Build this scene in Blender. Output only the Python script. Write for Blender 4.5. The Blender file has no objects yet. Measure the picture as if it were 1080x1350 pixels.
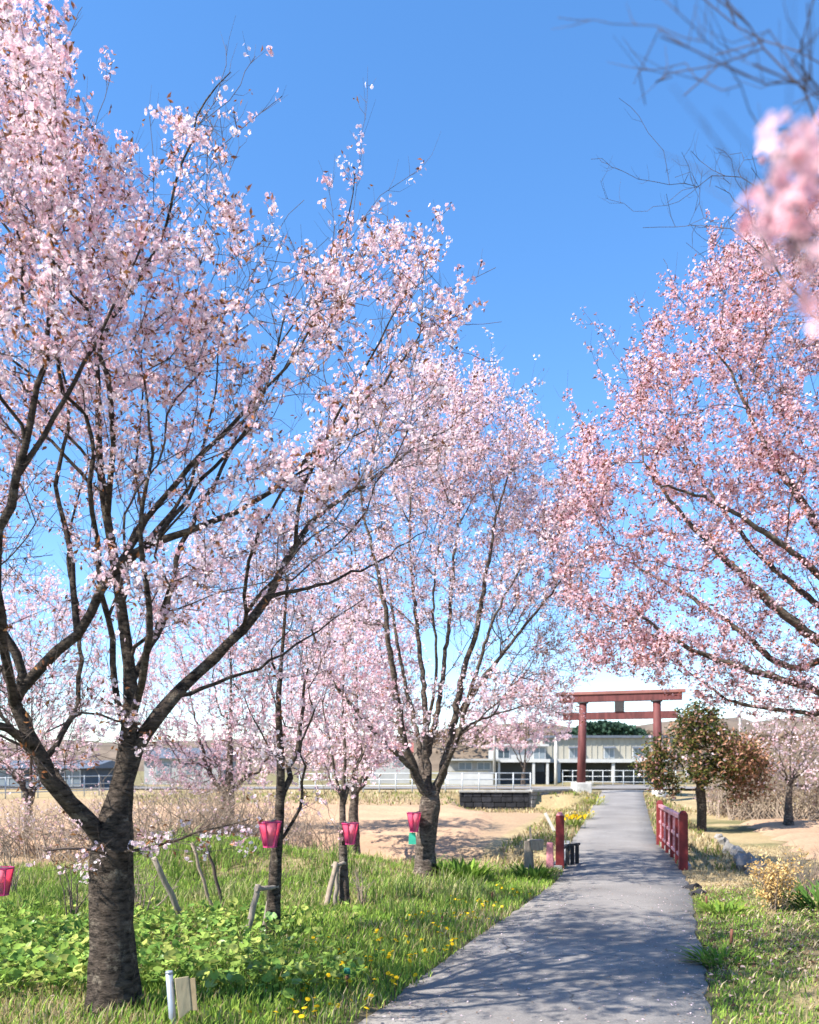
import bpy, math, random
import numpy as np
from mathutils import Vector

# ---------------------------------------------------------------- camera, sky, sun, exposure
SC = bpy.context.scene
COL = SC.collection
EYE, HORIZON, FPX = 1.73, 1010.0, 1080.0

cam_data = bpy.data.cameras.new('camera')
cam = bpy.data.objects.new('camera', cam_data)
COL.objects.link(cam)
cam.location = (0, 0, EYE)
cam.rotation_euler = (math.radians(90), 0, 0)
cam_data.sensor_fit = 'HORIZONTAL'
cam_data.sensor_width = 36
cam_data.lens = 36
cam_data.shift_y = (HORIZON - 675.0) / 1080.0
cam_data.clip_start = 0.05
cam_data.clip_end = 3000
cam_data.dof.use_dof = True
cam_data.dof.focus_distance = 7.5
cam_data.dof.aperture_fstop = 2.9
SC.camera = cam

SUN_EL, SUN_TO = math.radians(45), Vector((-0.86, -0.51, 0))
world = bpy.data.worlds.new('World')
SC.world = world
world.use_nodes = True
wn, wl = world.node_tree.nodes, world.node_tree.links
wn.clear()
w_out = wn.new('ShaderNodeOutputWorld')
w_bg = wn.new('ShaderNodeBackground')
w_sky = wn.new('ShaderNodeTexSky')
w_sky.sky_type = 'NISHITA'
w_sky.sun_disc = False
w_sky.sun_elevation = SUN_EL
w_sky.sun_rotation = math.atan2(SUN_TO.x, SUN_TO.y)
w_sky.air_density = 0.9
w_sky.dust_density = 0.0
w_sky.ozone_density = 2.5
w_sky.altitude = 300
w_hs = wn.new('ShaderNodeHueSaturation')
w_hs.inputs['Saturation'].default_value = 1.38
w_gm = wn.new('ShaderNodeGamma')
w_gm.inputs[1].default_value = 0.78
w_hs.inputs['Hue'].default_value = 0.505
wl.new(w_sky.outputs[0], w_gm.inputs['Color'])
wl.new(w_gm.outputs[0], w_hs.inputs['Color'])
wl.new(w_hs.outputs[0], w_bg.inputs['Color'])
wl.new(w_bg.outputs[0], w_out.inputs['Surface'])
w_bg.inputs['Strength'].default_value = 0.15

sun_data = bpy.data.lights.new('sun', 'SUN')
sun_data.energy = 4.2
sun_data.angle = math.radians(0.53)
sun_data.color = (1.0, 0.95, 0.87)
sun = bpy.data.objects.new('sun', sun_data)
COL.objects.link(sun)
_dir = Vector((-SUN_TO.x * math.cos(SUN_EL), -SUN_TO.y * math.cos(SUN_EL), -math.sin(SUN_EL)))
sun.rotation_euler = _dir.to_track_quat('-Z', 'Y').to_euler()
sun.location = (-30, -20, 40)

SC.view_settings.view_transform = 'Standard'
SC.view_settings.look = 'None'
SC.view_settings.gamma = 1.0
SC.view_settings.use_curve_mapping = False
SC.view_settings.exposure = 1.6

RNG = np.random.default_rng(7)
PI = math.pi


def P(px, py, d):
    """Point at depth d metres that the photograph shows at pixel (px, py)."""
    return np.array(((px - 540.0) / FPX * d, d, EYE - (py - HORIZON) / FPX * d))


# ---------------------------------------------------------------- value noise
_NT = np.random.default_rng(99).random((256, 256))


def noise2(x, y, s=1.0, seed=0):
    x = np.asarray(x, float) / s + 17.3 * seed
    y = np.asarray(y, float) / s + 41.7 * seed
    xi, yi = np.floor(x).astype(int), np.floor(y).astype(int)
    fx, fy = x - xi, y - yi
    fx, fy = fx * fx * (3 - 2 * fx), fy * fy * (3 - 2 * fy)
    g = lambda a, b: _NT[a % 256, b % 256]
    return (g(xi, yi) * (1 - fx) + g(xi + 1, yi) * fx) * (1 - fy) + (g(xi, yi + 1) * (1 - fx) + g(xi + 1, yi + 1) * fx) * fy


def fbm(x, y, s=1.0, seed=0, oct=3):
    r, a, t = 0, 1.0, 0
    for i in range(oct):
        r = r + a * noise2(x, y, s / 2 ** i, seed + i)
        t += a
        a *= 0.5
    return r / t


# ---------------------------------------------------------------- object helpers
def tag(o, label=None, cat=None, group=None, kind=None):
    for k, v in (('label', label), ('category', cat), ('group', group), ('kind', kind)):
        if v:
            o[k] = v
    return o


def empty(name, loc=(0, 0, 0), label=None, cat=None, group=None):
    o = bpy.data.objects.new(name, None)
    o.empty_display_size = 0.2
    o.location = Vector(loc)
    COL.objects.link(o)
    return tag(o, label, cat, group)


def link(name, me, parent=None, loc=None, kind=None):
    o = bpy.data.objects.new(name, me)
    COL.objects.link(o)
    if parent is not None:
        o.parent = parent
        # vertices are given in world space: undo the parent's location
        p, off = parent, Vector((0, 0, 0))
        while p is not None:
            off += p.location
            p = p.parent
        if loc is None:
            o.location = -off
        else:
            o.location = Vector(loc) - off
    elif loc is not None:
        o.location = Vector(loc)
    if kind:
        o['kind'] = kind
    return o


def np_mesh(name, V, F, mat, col=None, smooth=False):
    """V (n,3); F (m,k) or list of such arrays; col per-vertex (n,3)."""
    Fs = [f for f in (F if isinstance(F, list) else [F]) if len(f)]
    me = bpy.data.meshes.new(name)
    V = np.ascontiguousarray(V, dtype=np.float32)
    me.vertices.add(len(V))
    me.vertices.foreach_set('co', V.ravel())
    loops = np.concatenate([np.asarray(f).ravel() for f in Fs]).astype(np.int32)
    tot = np.concatenate([np.full(len(f), np.asarray(f).shape[1]) for f in Fs]).astype(np.int32)
    start = np.concatenate(([0], np.cumsum(tot)[:-1])).astype(np.int32)
    me.loops.add(len(loops))
    me.loops.foreach_set('vertex_index', loops)
    me.polygons.add(len(tot))
    me.polygons.foreach_set('loop_start', start)
    me.polygons.foreach_set('loop_total', tot)
    if smooth:
        me.polygons.foreach_set('use_smooth', np.ones(len(tot), dtype=bool))
    if col is not None:
        a = me.color_attributes.new('col', 'FLOAT_COLOR', 'POINT')
        c = np.ones((len(V), 4), dtype=np.float32)
        c[:, :3] = col
        a.data.foreach_set('color', c.ravel())
    me.update(calc_edges=True)
    me.validate()
    if mat:
        me.materials.append(mat)
    return me


class MB:
    """Collects simple solids; build() links them as ONE mesh object."""
    def __init__(self):
        self.v, self.f = [], []

    def add(self, verts, faces):
        n = len(self.v)
        self.v += [tuple(map(float, p)) for p in verts]
        self.f += [tuple(i + n for i in f) for f in faces]
        return self

    def box(self, c, size, rz=0.0, taper=1.0):
        sx, sy, sz = [s / 2 for s in size]
        cr, sr = math.cos(rz), math.sin(rz)
        vs = []
        for z, t in ((-sz, 1.0), (sz, taper)):
            for x, y in ((-sx, -sy), (sx, -sy), (sx, sy), (-sx, sy)):
                x, y = x * t, y * t
                vs.append((c[0] + x * cr - y * sr, c[1] + x * sr + y * cr, c[2] + z))
        return self.add(vs, [(3, 2, 1, 0), (4, 5, 6, 7), (0, 1, 5, 4), (1, 2, 6, 5), (2, 3, 7, 6), (3, 0, 4, 7)])

    def beam(self, a, b, w, h, up=(0, 0, 1)):
        a, b, up = Vector(a), Vector(b), Vector(up)
        t = (b - a).normalized()
        s = t.cross(up)
        if s.length < 1e-4:
            s = t.cross(Vector((1, 0, 0)))
        s.normalize()
        u = s.cross(t)
        vs = []
        for p in (a, b):
            for i, j in ((-1, -1), (1, -1), (1, 1), (-1, 1)):
                vs.append(p + s * (i * w / 2) + u * (j * h / 2))
        return self.add(vs, [(3, 2, 1, 0), (4, 5, 6, 7), (0, 1, 5, 4), (1, 2, 6, 5), (2, 3, 7, 6), (3, 0, 4, 7)])

    def tube(self, pts, rad, k=8, cap=True):
        V, F = tube_np(np.array([tuple(p) for p in pts], float), np.broadcast_to(np.array(rad, float), (len(pts),)), k)
        n = len(pts)
        self.add(V, [tuple(int(i) for i in q) for q in F])
        if cap:
            m = len(self.v) - len(V)
            self.f.append(tuple(m + i for i in range(k))[::-1])
            self.f.append(tuple(m + (n - 1) * k + i for i in range(k)))
        return self

    def build(self, name, mat, parent=None, smooth=False, bevel=0.0, kind=None):
        me = bpy.data.meshes.new(name)
        me.from_pydata(self.v, [], self.f)
        me.update()
        if smooth:
            for p in me.polygons:
                p.use_smooth = len(p.vertices) == 4
        me.materials.append(mat)
        o = link(name, me, parent, kind=kind)
        if bevel:
            b = o.modifiers.new('bevel', 'BEVEL')
            b.width = bevel
            b.segments = 2
            b.limit_method = 'ANGLE'
        return o


def tube_np(pts, rad, k, jitter=0.0, rng=None):
    n = len(pts)
    t = np.gradient(pts, axis=0) if n > 2 else np.repeat((pts[1] - pts[0])[None], 2, 0)
    t = t / (np.linalg.norm(t, axis=1, keepdims=True) + 1e-9)
    m = np.abs(t.mean(0))
    ref = np.zeros(3)
    ref[int(np.argmin(m))] = 1.0
    u = np.cross(t, ref)
    u /= np.linalg.norm(u, axis=1, keepdims=True) + 1e-9
    v = np.cross(t, u)
    a = np.arange(k) * 2 * PI / k
    r = rad[:, None] * np.ones((1, k))
    if jitter and rng is not None:
        lobes = 1 + jitter * rng.standard_normal((1, k)) + jitter * 0.8 * rng.standard_normal((n, k))
        r = r * lobes
    V = pts[:, None, :] + r[:, :, None] * (np.cos(a)[None, :, None] * u[:, None, :] + np.sin(a)[None, :, None] * v[:, None, :])
    i = np.arange(n - 1)[:, None] * k
    j = np.arange(k)[None, :]
    j2 = (j + 1) % k
    F = np.stack((i + j, i + j2, i + k + j2, i + k + j), -1).reshape(-1, 4)
    return V.reshape(-1, 3), F


# ---------------------------------------------------------------- materials
def nmat(name):
    m = bpy.data.materials.new(name)
    m.use_nodes = True
    return m, m.node_tree.nodes, m.node_tree.links, m.node_tree.nodes['Principled BSDF']


def plain(name, color, rough=0.7, var=0.25, scale=6.0, bump=0.0, metal=0.0, stretch=(1, 1, 1), rand=0.0, low_color=None):
    m, n, l, b = nmat(name)
    tc = n.new('ShaderNodeTexCoord')
    mp = n.new('ShaderNodeMapping')
    mp.inputs['Scale'].default_value = stretch
    l.new(tc.outputs['Object'], mp.inputs[0])
    tx = n.new('ShaderNodeTexNoise')
    tx.inputs['Scale'].default_value = scale
    tx.inputs['Detail'].default_value = 6
    tx.inputs['Roughness'].default_value = 0.65
    l.new(mp.outputs[0], tx.inputs['Vector'])
    rp = n.new('ShaderNodeValToRGB')
    rp.color_ramp.elements[0].position = 0.3
    rp.color_ramp.elements[1].position = 0.7
    c = np.array(color)
    lo, hi = c * (1 - var), np.minimum(c * (1 + var), 0.95)
    if low_color is not None:
        lo = np.array(low_color)
    rp.color_ramp.elements[0].color = (*lo, 1)
    rp.color_ramp.elements[1].color = (*hi, 1)
    l.new(tx.outputs['Fac'], rp.inputs[0])
    src = rp.outputs[0]
    if rand:
        oi = n.new('ShaderNodeObjectInfo')
        hs = n.new('ShaderNodeHueSaturation')
        mr = n.new('ShaderNodeMapRange')
        mr.inputs['To Min'].default_value = 1 - rand
        mr.inputs['To Max'].default_value = 1 + rand
        l.new(oi.outputs['Random'], mr.inputs['Value'])
        l.new(mr.outputs[0], hs.inputs['Value'])
        l.new(src, hs.inputs['Color'])
        src = hs.outputs[0]
    l.new(src, b.inputs['Base Color'])
    b.inputs['Roughness'].default_value = rough
    b.inputs['Metallic'].default_value = metal
    b.inputs['Specular IOR Level'].default_value = 0.3
    if bump:
        bp = n.new('ShaderNodeBump')
        bp.inputs['Strength'].default_value = bump
        bp.inputs['Distance'].default_value = 0.02
        l.new(tx.outputs['Fac'], bp.inputs['Height'])
        l.new(bp.outputs[0], b.inputs['Normal'])
    return m


def leafy(name, trans=0.35, rough_spec=0.0, use_attr=True, color=(0.1, 0.2, 0.05), rand=0.0):
    """Thin two-sided sheet: diffuse plus light passing through; colour from the 'col' attribute."""
    m = bpy.data.materials.new(name)
    m.use_nodes = True
    n, l = m.node_tree.nodes, m.node_tree.links
    n.clear()
    out = n.new('ShaderNodeOutputMaterial')
    df, tr = n.new('ShaderNodeBsdfDiffuse'), n.new('ShaderNodeBsdfTranslucent')
    mx = n.new('ShaderNodeMixShader')
    mx.inputs[0].default_value = trans
    if use_attr:
        at = n.new('ShaderNodeAttribute')
        at.attribute_name = 'col'
        src = at.outputs['Color']
    else:
        rgb = n.new('ShaderNodeRGB')
        rgb.outputs[0].default_value = (*color, 1)
        src = rgb.outputs[0]
    if rand:
        oi = n.new('ShaderNodeObjectInfo')
        hs = n.new('ShaderNodeHueSaturation')
        mr = n.new('ShaderNodeMapRange')
        mr.inputs['To Min'].default_value = 1 - rand
        mr.inputs['To Max'].default_value = 1 + rand
        mh = n.new('ShaderNodeMapRange')
        mh.inputs['To Min'].default_value = 0.47
        mh.inputs['To Max'].default_value = 0.52
        mul = n.new('ShaderNodeMath')
        mul.operation = 'FRACT'
        ml2 = n.new('ShaderNodeMath')
        ml2.operation = 'MULTIPLY'
        ml2.inputs[1].default_value = 17.0
        l.new(oi.outputs['Random'], ml2.inputs[0])
        l.new(ml2.outputs[0], mul.inputs[0])
        l.new(oi.outputs['Random'], mr.inputs['Value'])
        l.new(mul.outputs[0], mh.inputs['Value'])
        l.new(mr.outputs[0], hs.inputs['Value'])
        l.new(mh.outputs[0], hs.inputs['Hue'])
        l.new(src, hs.inputs['Color'])
        src = hs.outputs[0]
    l.new(src, df.inputs['Color'])
    l.new(src, tr.inputs['Color'])
    l.new(df.outputs[0], mx.inputs[1])
    l.new(tr.outputs[0], mx.inputs[2])
    last = mx.outputs[0]
    if rough_spec:
        gl = n.new('ShaderNodeBsdfGlossy')
        gl.inputs['Roughness'].default_value = 0.45
        m2 = n.new('ShaderNodeMixShader')
        m2.inputs[0].default_value = rough_spec
        l.new(last, m2.inputs[1])
        l.new(gl.outputs[0], m2.inputs[2])
        last = m2.outputs[0]
    l.new(last, out.inputs['Surface'])
    return m


def bark_mat(name, dark, light, lichen=None, scale=9.0, ring=True):
    m, n, l, b = nmat(name)
    tc = n.new('ShaderNodeTexCoord')
    mp = n.new('ShaderNodeMapping')
    mp.inputs['Scale'].default_value = (1, 1, 2.6) if ring else (2.2, 2.2, 0.5)
    l.new(tc.outputs['Object'], mp.inputs[0])
    tx = n.new('ShaderNodeTexNoise')
    tx.inputs['Scale'].default_value = scale
    tx.inputs['Detail'].default_value = 8
    tx.inputs['Roughness'].default_value = 0.7
    l.new(mp.outputs[0], tx.inputs['Vector'])
    rp = n.new('ShaderNodeValToRGB')
    rp.color_ramp.elements[0].position = 0.36
    rp.color_ramp.elements[1].position = 0.68
    rp.color_ramp.elements[0].color = (*dark, 1)
    rp.color_ramp.elements[1].color = (*light, 1)
    l.new(tx.outputs['Fac'], rp.inputs[0])
    src = rp.outputs[0]
    if lichen:
        t2 = n.new('ShaderNodeTexNoise')
        t2.inputs['Scale'].default_value = 9.0
        t2.inputs['Detail'].default_value = 7
        t2.inputs['Roughness'].default_value = 0.75
        l.new(tc.outputs['Object'], t2.inputs['Vector'])
        r2 = n.new('ShaderNodeValToRGB')
        r2.color_ramp.elements[0].position = 0.56
        r2.color_ramp.elements[1].position = 0.68
        l.new(t2.outputs['Fac'], r2.inputs[0])
        mx = n.new('ShaderNodeMixRGB')
        mx.inputs['Color2'].default_value = (*lichen, 1)
        l.new(r2.outputs[0], mx.inputs['Fac'])
        l.new(src, mx.inputs['Color1'])
        src = mx.outputs[0]
    l.new(src, b.inputs['Base Color'])
    b.inputs['Roughness'].default_value = 0.9
    b.inputs['Specular IOR Level'].default_value = 0.15
    bp = n.new('ShaderNodeBump')
    bp.inputs['Strength'].default_value = 1.0
    bp.inputs['Distance'].default_value = 0.06
    l.new(tx.outputs['Fac'], bp.inputs['Height'])
    l.new(bp.outputs[0], b.inputs['Normal'])
    return m


def ground_mat(name, bump=0.5, rough=0.95, fine=0.35):
    m, n, l, b = nmat(name)
    at = n.new('ShaderNodeAttribute')
    at.attribute_name = 'col'
    tc = n.new('ShaderNodeTexCoord')
    t1 = n.new('ShaderNodeTexNoise')
    t1.inputs['Scale'].default_value = 9.0
    t1.inputs['Detail'].default_value = 9
    t1.inputs['Roughness'].default_value = 0.75
    l.new(tc.outputs['Object'], t1.inputs['Vector'])
    mr = n.new('ShaderNodeMapRange')
    mr.inputs['From Min'].default_value = 0.25
    mr.inputs['From Max'].default_value = 0.75
    mr.inputs['To Min'].default_value = 1 - fine
    mr.inputs['To Max'].default_value = 1 + fine
    l.new(t1.outputs['Fac'], mr.inputs['Value'])
    hs = n.new('ShaderNodeHueSaturation')
    l.new(at.outputs['Color'], hs.inputs['Color'])
    l.new(mr.outputs[0], hs.inputs['Value'])
    l.new(hs.outputs[0], b.inputs['Base Color'])
    b.inputs['Roughness'].default_value = rough
    b.inputs['Specular IOR Level'].default_value = 0.1
    bp = n.new('ShaderNodeBump')
    bp.inputs['Strength'].default_value = bump
    bp.inputs['Distance'].default_value = 0.05
    l.new(t1.outputs['Fac'], bp.inputs['Height'])
    l.new(bp.outputs[0], b.inputs['Normal'])
    return m


def asphalt_mat():
    m, n, l, b = nmat('asphalt')
    tc = n.new('ShaderNodeTexCoord')
    big = n.new('ShaderNodeTexNoise')
    big.inputs['Scale'].default_value = 0.7
    big.inputs['Detail'].default_value = 5
    fine = n.new('ShaderNodeTexNoise')
    fine.inputs['Scale'].default_value = 60
    fine.inputs['Detail'].default_value = 4
    fine.inputs['Roughness'].default_value = 0.8
    sp = n.new('ShaderNodeTexVoronoi')
    sp.inputs['Scale'].default_value = 5.0
    for t in (big, fine, sp):
        l.new(tc.outputs['Object'], t.inputs['Vector'])
    rp = n.new('ShaderNodeValToRGB')
    rp.color_ramp.elements[0].position, rp.color_ramp.elements[1].position = 0.3, 0.72
    rp.color_ramp.elements[0].color = (0.16, 0.146, 0.134, 1)
    rp.color_ramp.elements[1].color = (0.25, 0.23, 0.21, 1)
    l.new(big.outputs['Fac'], rp.inputs[0])
    mr = n.new('ShaderNodeMapRange')
    mr.inputs['From Min'].default_value, mr.inputs['From Max'].default_value = 0.25, 0.75
    mr.inputs['To Min'].default_value, mr.inputs['To Max'].default_value = 0.62, 1.38
    l.new(fine.outputs['Fac'], mr.inputs['Value'])
    hs = n.new('ShaderNodeHueSaturation')
    l.new(rp.outputs[0], hs.inputs['Color'])
    l.new(mr.outputs[0], hs.inputs['Value'])
    # a few fallen-petal / chip specks
    ps = n.new('ShaderNodeValToRGB')
    ps.color_ramp.elements[0].position, ps.color_ramp.elements[1].position = 0.055, 0.075
    ps.color_ramp.elements[0].color, ps.color_ramp.elements[1].color = (1, 1, 1, 1), (0, 0, 0, 1)
    l.new(sp.outputs['Distance'], ps.inputs[0])
    mx = n.new('ShaderNodeMixRGB')
    mx.inputs['Color2'].default_value = (0.42, 0.38, 0.38, 1)
    l.new(ps.outputs[0], mx.inputs['Fac'])
    l.new(hs.outputs[0], mx.inputs['Color1'])
    # hairline cracks, only in some stretches
    cr = n.new('ShaderNodeTexVoronoi')
    cr.feature = 'DISTANCE_TO_EDGE'
    cr.inputs['Scale'].default_value = 0.9
    dm_ = n.new('ShaderNodeMixRGB')
    dm_.blend_type = 'ADD'
    dm_.inputs['Fac'].default_value = 0.22
    l.new(tc.outputs['Object'], dm_.inputs['Color1'])
    wob = n.new('ShaderNodeTexNoise')
    wob.inputs['Scale'].default_value = 3.5
    wob.inputs['Detail'].default_value = 6
    l.new(tc.outputs['Object'], wob.inputs['Vector'])
    l.new(wob.outputs['Color'], dm_.inputs['Color2'])
    l.new(dm_.outputs[0], cr.inputs['Vector'])
    cm = n.new('ShaderNodeMapRange')
    cm.inputs['From Min'].default_value, cm.inputs['From Max'].default_value = 0.0, 0.012
    cm.inputs['To Min'].default_value, cm.inputs['To Max'].default_value = 1.0, 0.0
    l.new(cr.outputs['Distance'], cm.inputs['Value'])
    gate = n.new('ShaderNodeMapRange')
    gate.inputs['From Min'].default_value, gate.inputs['From Max'].default_value = 0.5, 0.6
    l.new(big.outputs['Fac'], gate.inputs['Value'])
    mu = n.new('ShaderNodeMath')
    mu.operation = 'MULTIPLY'
    l.new(cm.outputs[0], mu.inputs[0])
    l.new(gate.outputs[0], mu.inputs[1])
    mc = n.new('ShaderNodeMixRGB')
    mc.inputs['Color2'].default_value = (0.06, 0.055, 0.05, 1)
    l.new(mu.outputs[0], mc.inputs['Fac'])
    l.new(mx.outputs[0], mc.inputs['Color1'])
    l.new(mc.outputs[0], b.inputs['Base Color'])
    b.inputs['Roughness'].default_value = 0.88
    b.inputs['Specular IOR Level'].default_value = 0.25
    bp = n.new('ShaderNodeBump')
    bp.inputs['Strength'].default_value = 0.5
    bp.inputs['Distance'].default_value = 0.008
    l.new(fine.outputs['Fac'], bp.inputs['Height'])
    l.new(bp.outputs[0], b.inputs['Normal'])
    return m


M = dict(
    ground=ground_mat('ground_soil'),
    field=ground_mat('tilled_soil', bump=0.8, fine=0.22),
    asphalt=asphalt_mat(),
    petal=leafy('petal', 0.38),
    leaf=leafy('young_leaf', 0.35),
    grass=leafy('grass_blade', 0.3),
    cover=leafy('broad_leaf', 0.3, 0.06, use_attr=False, color=(0.2, 0.3, 0.065), rand=0.45),
    bark=bark_mat('cherry_bark', (0.014, 0.011, 0.009), (0.15, 0.115, 0.09), (0.25, 0.21, 0.16), 14),
    bark_grey=bark_mat('grey_bark', (0.03, 0.023, 0.019), (0.2, 0.155, 0.125), (0.3, 0.26, 0.2), 10),
    twig=plain('twig_bark', (0.075, 0.055, 0.047), 0.85, 0.4, 14),
    twig_pale=plain('pale_twig', (0.26, 0.2, 0.15), 0.85, 0.35, 14),
    twig_bare=plain('bare_twig', (0.06, 0.045, 0.042), 0.85, 0.4, 14),
    red=plain('vermilion_paint', (0.155, 0.02, 0.02), 0.55, 0.3, 7, 0.2),
    rail=plain('sun_glint_red_paint', (0.42, 0.25, 0.28), 0.5, 0.45, 9, 0.2, low_color=(0.25, 0.04, 0.04)),  # pale lilac is sun glint on red rails, put into the colour
    torii=plain('torii_paint', (0.11, 0.032, 0.03), 0.7, 0.5, 5, 0.2, stretch=(1, 1, .18)),
    torii_cap=plain('torii_cap', (0.22, 0.09, 0.075), 0.6, 0.2, 2.0),
    dark=plain('dark_wood_and_shade', (0.035, 0.032, 0.032), 0.8, 0.3, 8, 0.3),  # besides dark wood, stands in for shade on left stubs and garage bay
    white=plain('white_concrete', (0.5, 0.48, 0.44), 0.85, 0.3, 3, 0.2),
    concrete=plain('grey_concrete', (0.3, 0.29, 0.27), 0.9, 0.25, 3, 0.3),
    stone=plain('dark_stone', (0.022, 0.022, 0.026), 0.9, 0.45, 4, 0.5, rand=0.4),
    stone_grey=plain('grey_stone', (0.23, 0.215, 0.2), 0.9, 0.3, 4, 0.5, rand=0.25),
    galv=plain('galvanised_steel', (0.3, 0.33, 0.37), 0.45, 0.15, 12, 0, 0.35),
    fence=plain('pale_pipe', (0.4, 0.42, 0.43), 0.5, 0.15, 3),
    board=plain('weathered_board', (0.36, 0.29, 0.18), 0.75, 0.2, 7, 0.2, stretch=(4, 4, 1)),
    board_edge=plain('board_edge', (0.25, 0.19, 0.11), 0.8, 0.3, 9),
    wood=plain('weathered_wood', (0.24, 0.2, 0.16), 0.9, 0.35, 14, 0.4, stretch=(3, 3, 0.6)),
    rust=plain('rusty_steel', (0.14, 0.055, 0.035), 0.85, 0.4, 25, 0.3),
    cream=plain('cream_siding', (0.33, 0.31, 0.255), 0.75, 0.1, 0.8),
    siding=plain('white_siding', (0.34, 0.34, 0.33), 0.75, 0.12, 0.8),
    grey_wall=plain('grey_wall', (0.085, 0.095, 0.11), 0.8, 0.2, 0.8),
    fascia=plain('white_fascia', (0.45, 0.45, 0.44), 0.6, 0.1, 1.0),
    roof=plain('blue_grey_roof', (0.1, 0.115, 0.14), 0.6, 0.25, 2),
    roof_red=plain('red_roof', (0.3, 0.1, 0.08), 0.7, 0.25, 2),
    glass=plain('window_glass', (0.05, 0.07, 0.085), 0.12, 0.3, 0.7),
    glass_grey=plain('pale_glass', (0.16, 0.19, 0.21), 0.2, 0.2, 0.7),
    hill=plain('wooded_hill', (0.14, 0.105, 0.075), 0.95, 0.45, 0.09),
    cedar=leafy('cedar_foliage', 0.15),
    green_plastic=plain('green_plastic', (0.02, 0.16, 0.1), 0.5, 0.2, 10),
    tag_green=plain('green_tag', (0.06, 0.5, 0.32), 0.6, 0.15, 10),
    cable=plain('cable_sheath', (0.1, 0.1, 0.1), 0.7, 0.1, 5),
    lantern=leafy('lantern_paper', 0.55, use_attr=True),
    lantern_frame=plain('lantern_rim', (0.35, 0.03, 0.12), 0.6, 0.2, 20),
    pink_paint=plain('pink_paint', (0.5, 0.2, 0.22), 0.7, 0.3, 9),
)

# ---------------------------------------------------------------- terrain
PATH = np.array([  # depth, centre X, z
    (-3.0, -1.86, 0.06), (1.0, -0.58, 0.04), (5.48, 0.846, 0.0), (7.98, 1.64, -0.08), (11.5, 2.79, -0.22), (15.1, 3.93, -0.37),
    (18.5, 4.78, -0.355), (22.3, 5.57, -0.37), (27, 6.83, -0.3), (35, 8.97, -0.08), (47, 12.2, 0.21), (54, 14.1, 0.30), (62, 16.3, 0.30)])
HALF = 1.2


def path_at(y):
    return np.interp(y, PATH[:, 0], PATH[:, 1]), np.interp(y, PATH[:, 0], PATH[:, 2])


def sm(a, b, x):
    t = np.clip((np.asarray(x, float) - a) / (b - a), 0, 1)
    return t * t * (3 - 2 * t)


def gz(x, y):
    x, y = np.asarray(x, float), np.asarray(y, float)
    cx, cz = path_at(y)
    off = x - cx
    # fields to either side
    fl = np.interp(y, [0, 4, 8, 16, 22, 38, 42.6, 43.4, 47, 60, 90, 200, 600], [.1, .1, .0, -.33, -.42, -.45, -.62, -.62, .25, .28, -.2, -.4, -.4])
    bank = np.interp(y, [0, 4, 8, 16, 22, 34, 40, 47, 60, 90, 200, 600], [.1, .1, .0, -.33, -.42, -.42, .05, .28, .28, -.2, -.4, -.4])
    inch = sm(1.9, 2.9, x) * (1 - sm(9.4, 10.4, x))
    stepz = np.where(y < 43.75, fl, bank + 0.0)
    left = bank * (1 - inch) + np.where((y > 38), stepz, fl) * inch
    right = np.interp(y, [0, 5, 9, 13, 17, 22, 36, 44, 50, 60, 90, 200, 600], [.06, .04, -.02, -.25, -.5, -.6, -.6, -.3, .2, .28, -.2, -.4, -.4])
    side = np.where(off < 0, left, right)
    w = sm(1.25, np.where(y > 20, 3.2, 2.6), np.abs(off))
    z = cz * (1 - w) + side * w
    # grassy mound on the left
    z = z + (0.30 + .75 * (fbm(x, y, 1.5, 33) - .25)) * np.exp(-((x + 2.7) / 2.5) ** 4) * np.exp(-((y - 14.5) / 1.6) ** 2)
    # raised verge under the old tree
    z = z + 0.06 * np.exp(-((x + 2.0) / 1.5) ** 2 - ((y - 5.3) / 1.5) ** 2)
    # shallow ditch that the little bridge crosses
    along = y + 0.25 * (x - 4.8) - 19.2
    z = z - 0.5 * np.exp(-(along / 1.5) ** 4) * sm(1.15, 1.7, np.abs(off)) * (1 - sm(6, 14, np.abs(off)))
    # unevenness
    rough = sm(1.25, 1.9, np.abs(off))
    z = z + rough * (0.10 * (fbm(x, y, 1.6, 3) - .5) + 0.05 * (fbm(x, y, .5, 8) - .5))
    z = z - 0.035 * (1 - sm(1.15, 1.3, np.abs(off)))
    z = z + 0.0 * sm(100, 300, y)
    return z


def lane(x, y):
    return x - path_at(y)[0]


GREEN, STRAW, SOIL, TAN = np.array((.12, .15, .045)), np.array((.33, .25, .135)), np.array((.085, .062, .045)), np.array((.38, .25, .16))


def green_mask(x, y):
    """1 where living grass grows, 0 where it is dry or bare."""
    off = lane(x, y)
    n = fbm(x, y, 2.2, 5)
    left = (off < 0) * (1 - sm(15.2, 17.5, y + 1.2 * (n - .5)))
    left = left * (1 - 0.55 * sm(.55, .75, fbm(x, y, 1.1, 14)))
    vergeL = (off < 0) * (1 - sm(2.0, 3.2, -off)) * sm(18, 24, y) * .55
    rightn = (off > 0) * (1 - sm(1.7, 2.5, off + 2.2 * (n - .5))) * (1 - sm(12.0, 14.5, y))
    rightp = (off > 0) * sm(.52, .62, fbm(x, y, .9, 21)) * (1 - sm(11, 13, y)) * .75
    rb = (off > 0) * (off < 6) * sm(22, 25, y) * (1 - sm(34, 38, y)) * sm(.45, .6, fbm(x, y, 2, 30)) * .8
    far = sm(55, 75, y) * .6
    return np.clip(np.maximum.reduce([left, vergeL, rightn, rightp, rb, far]), 0, 1)


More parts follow.
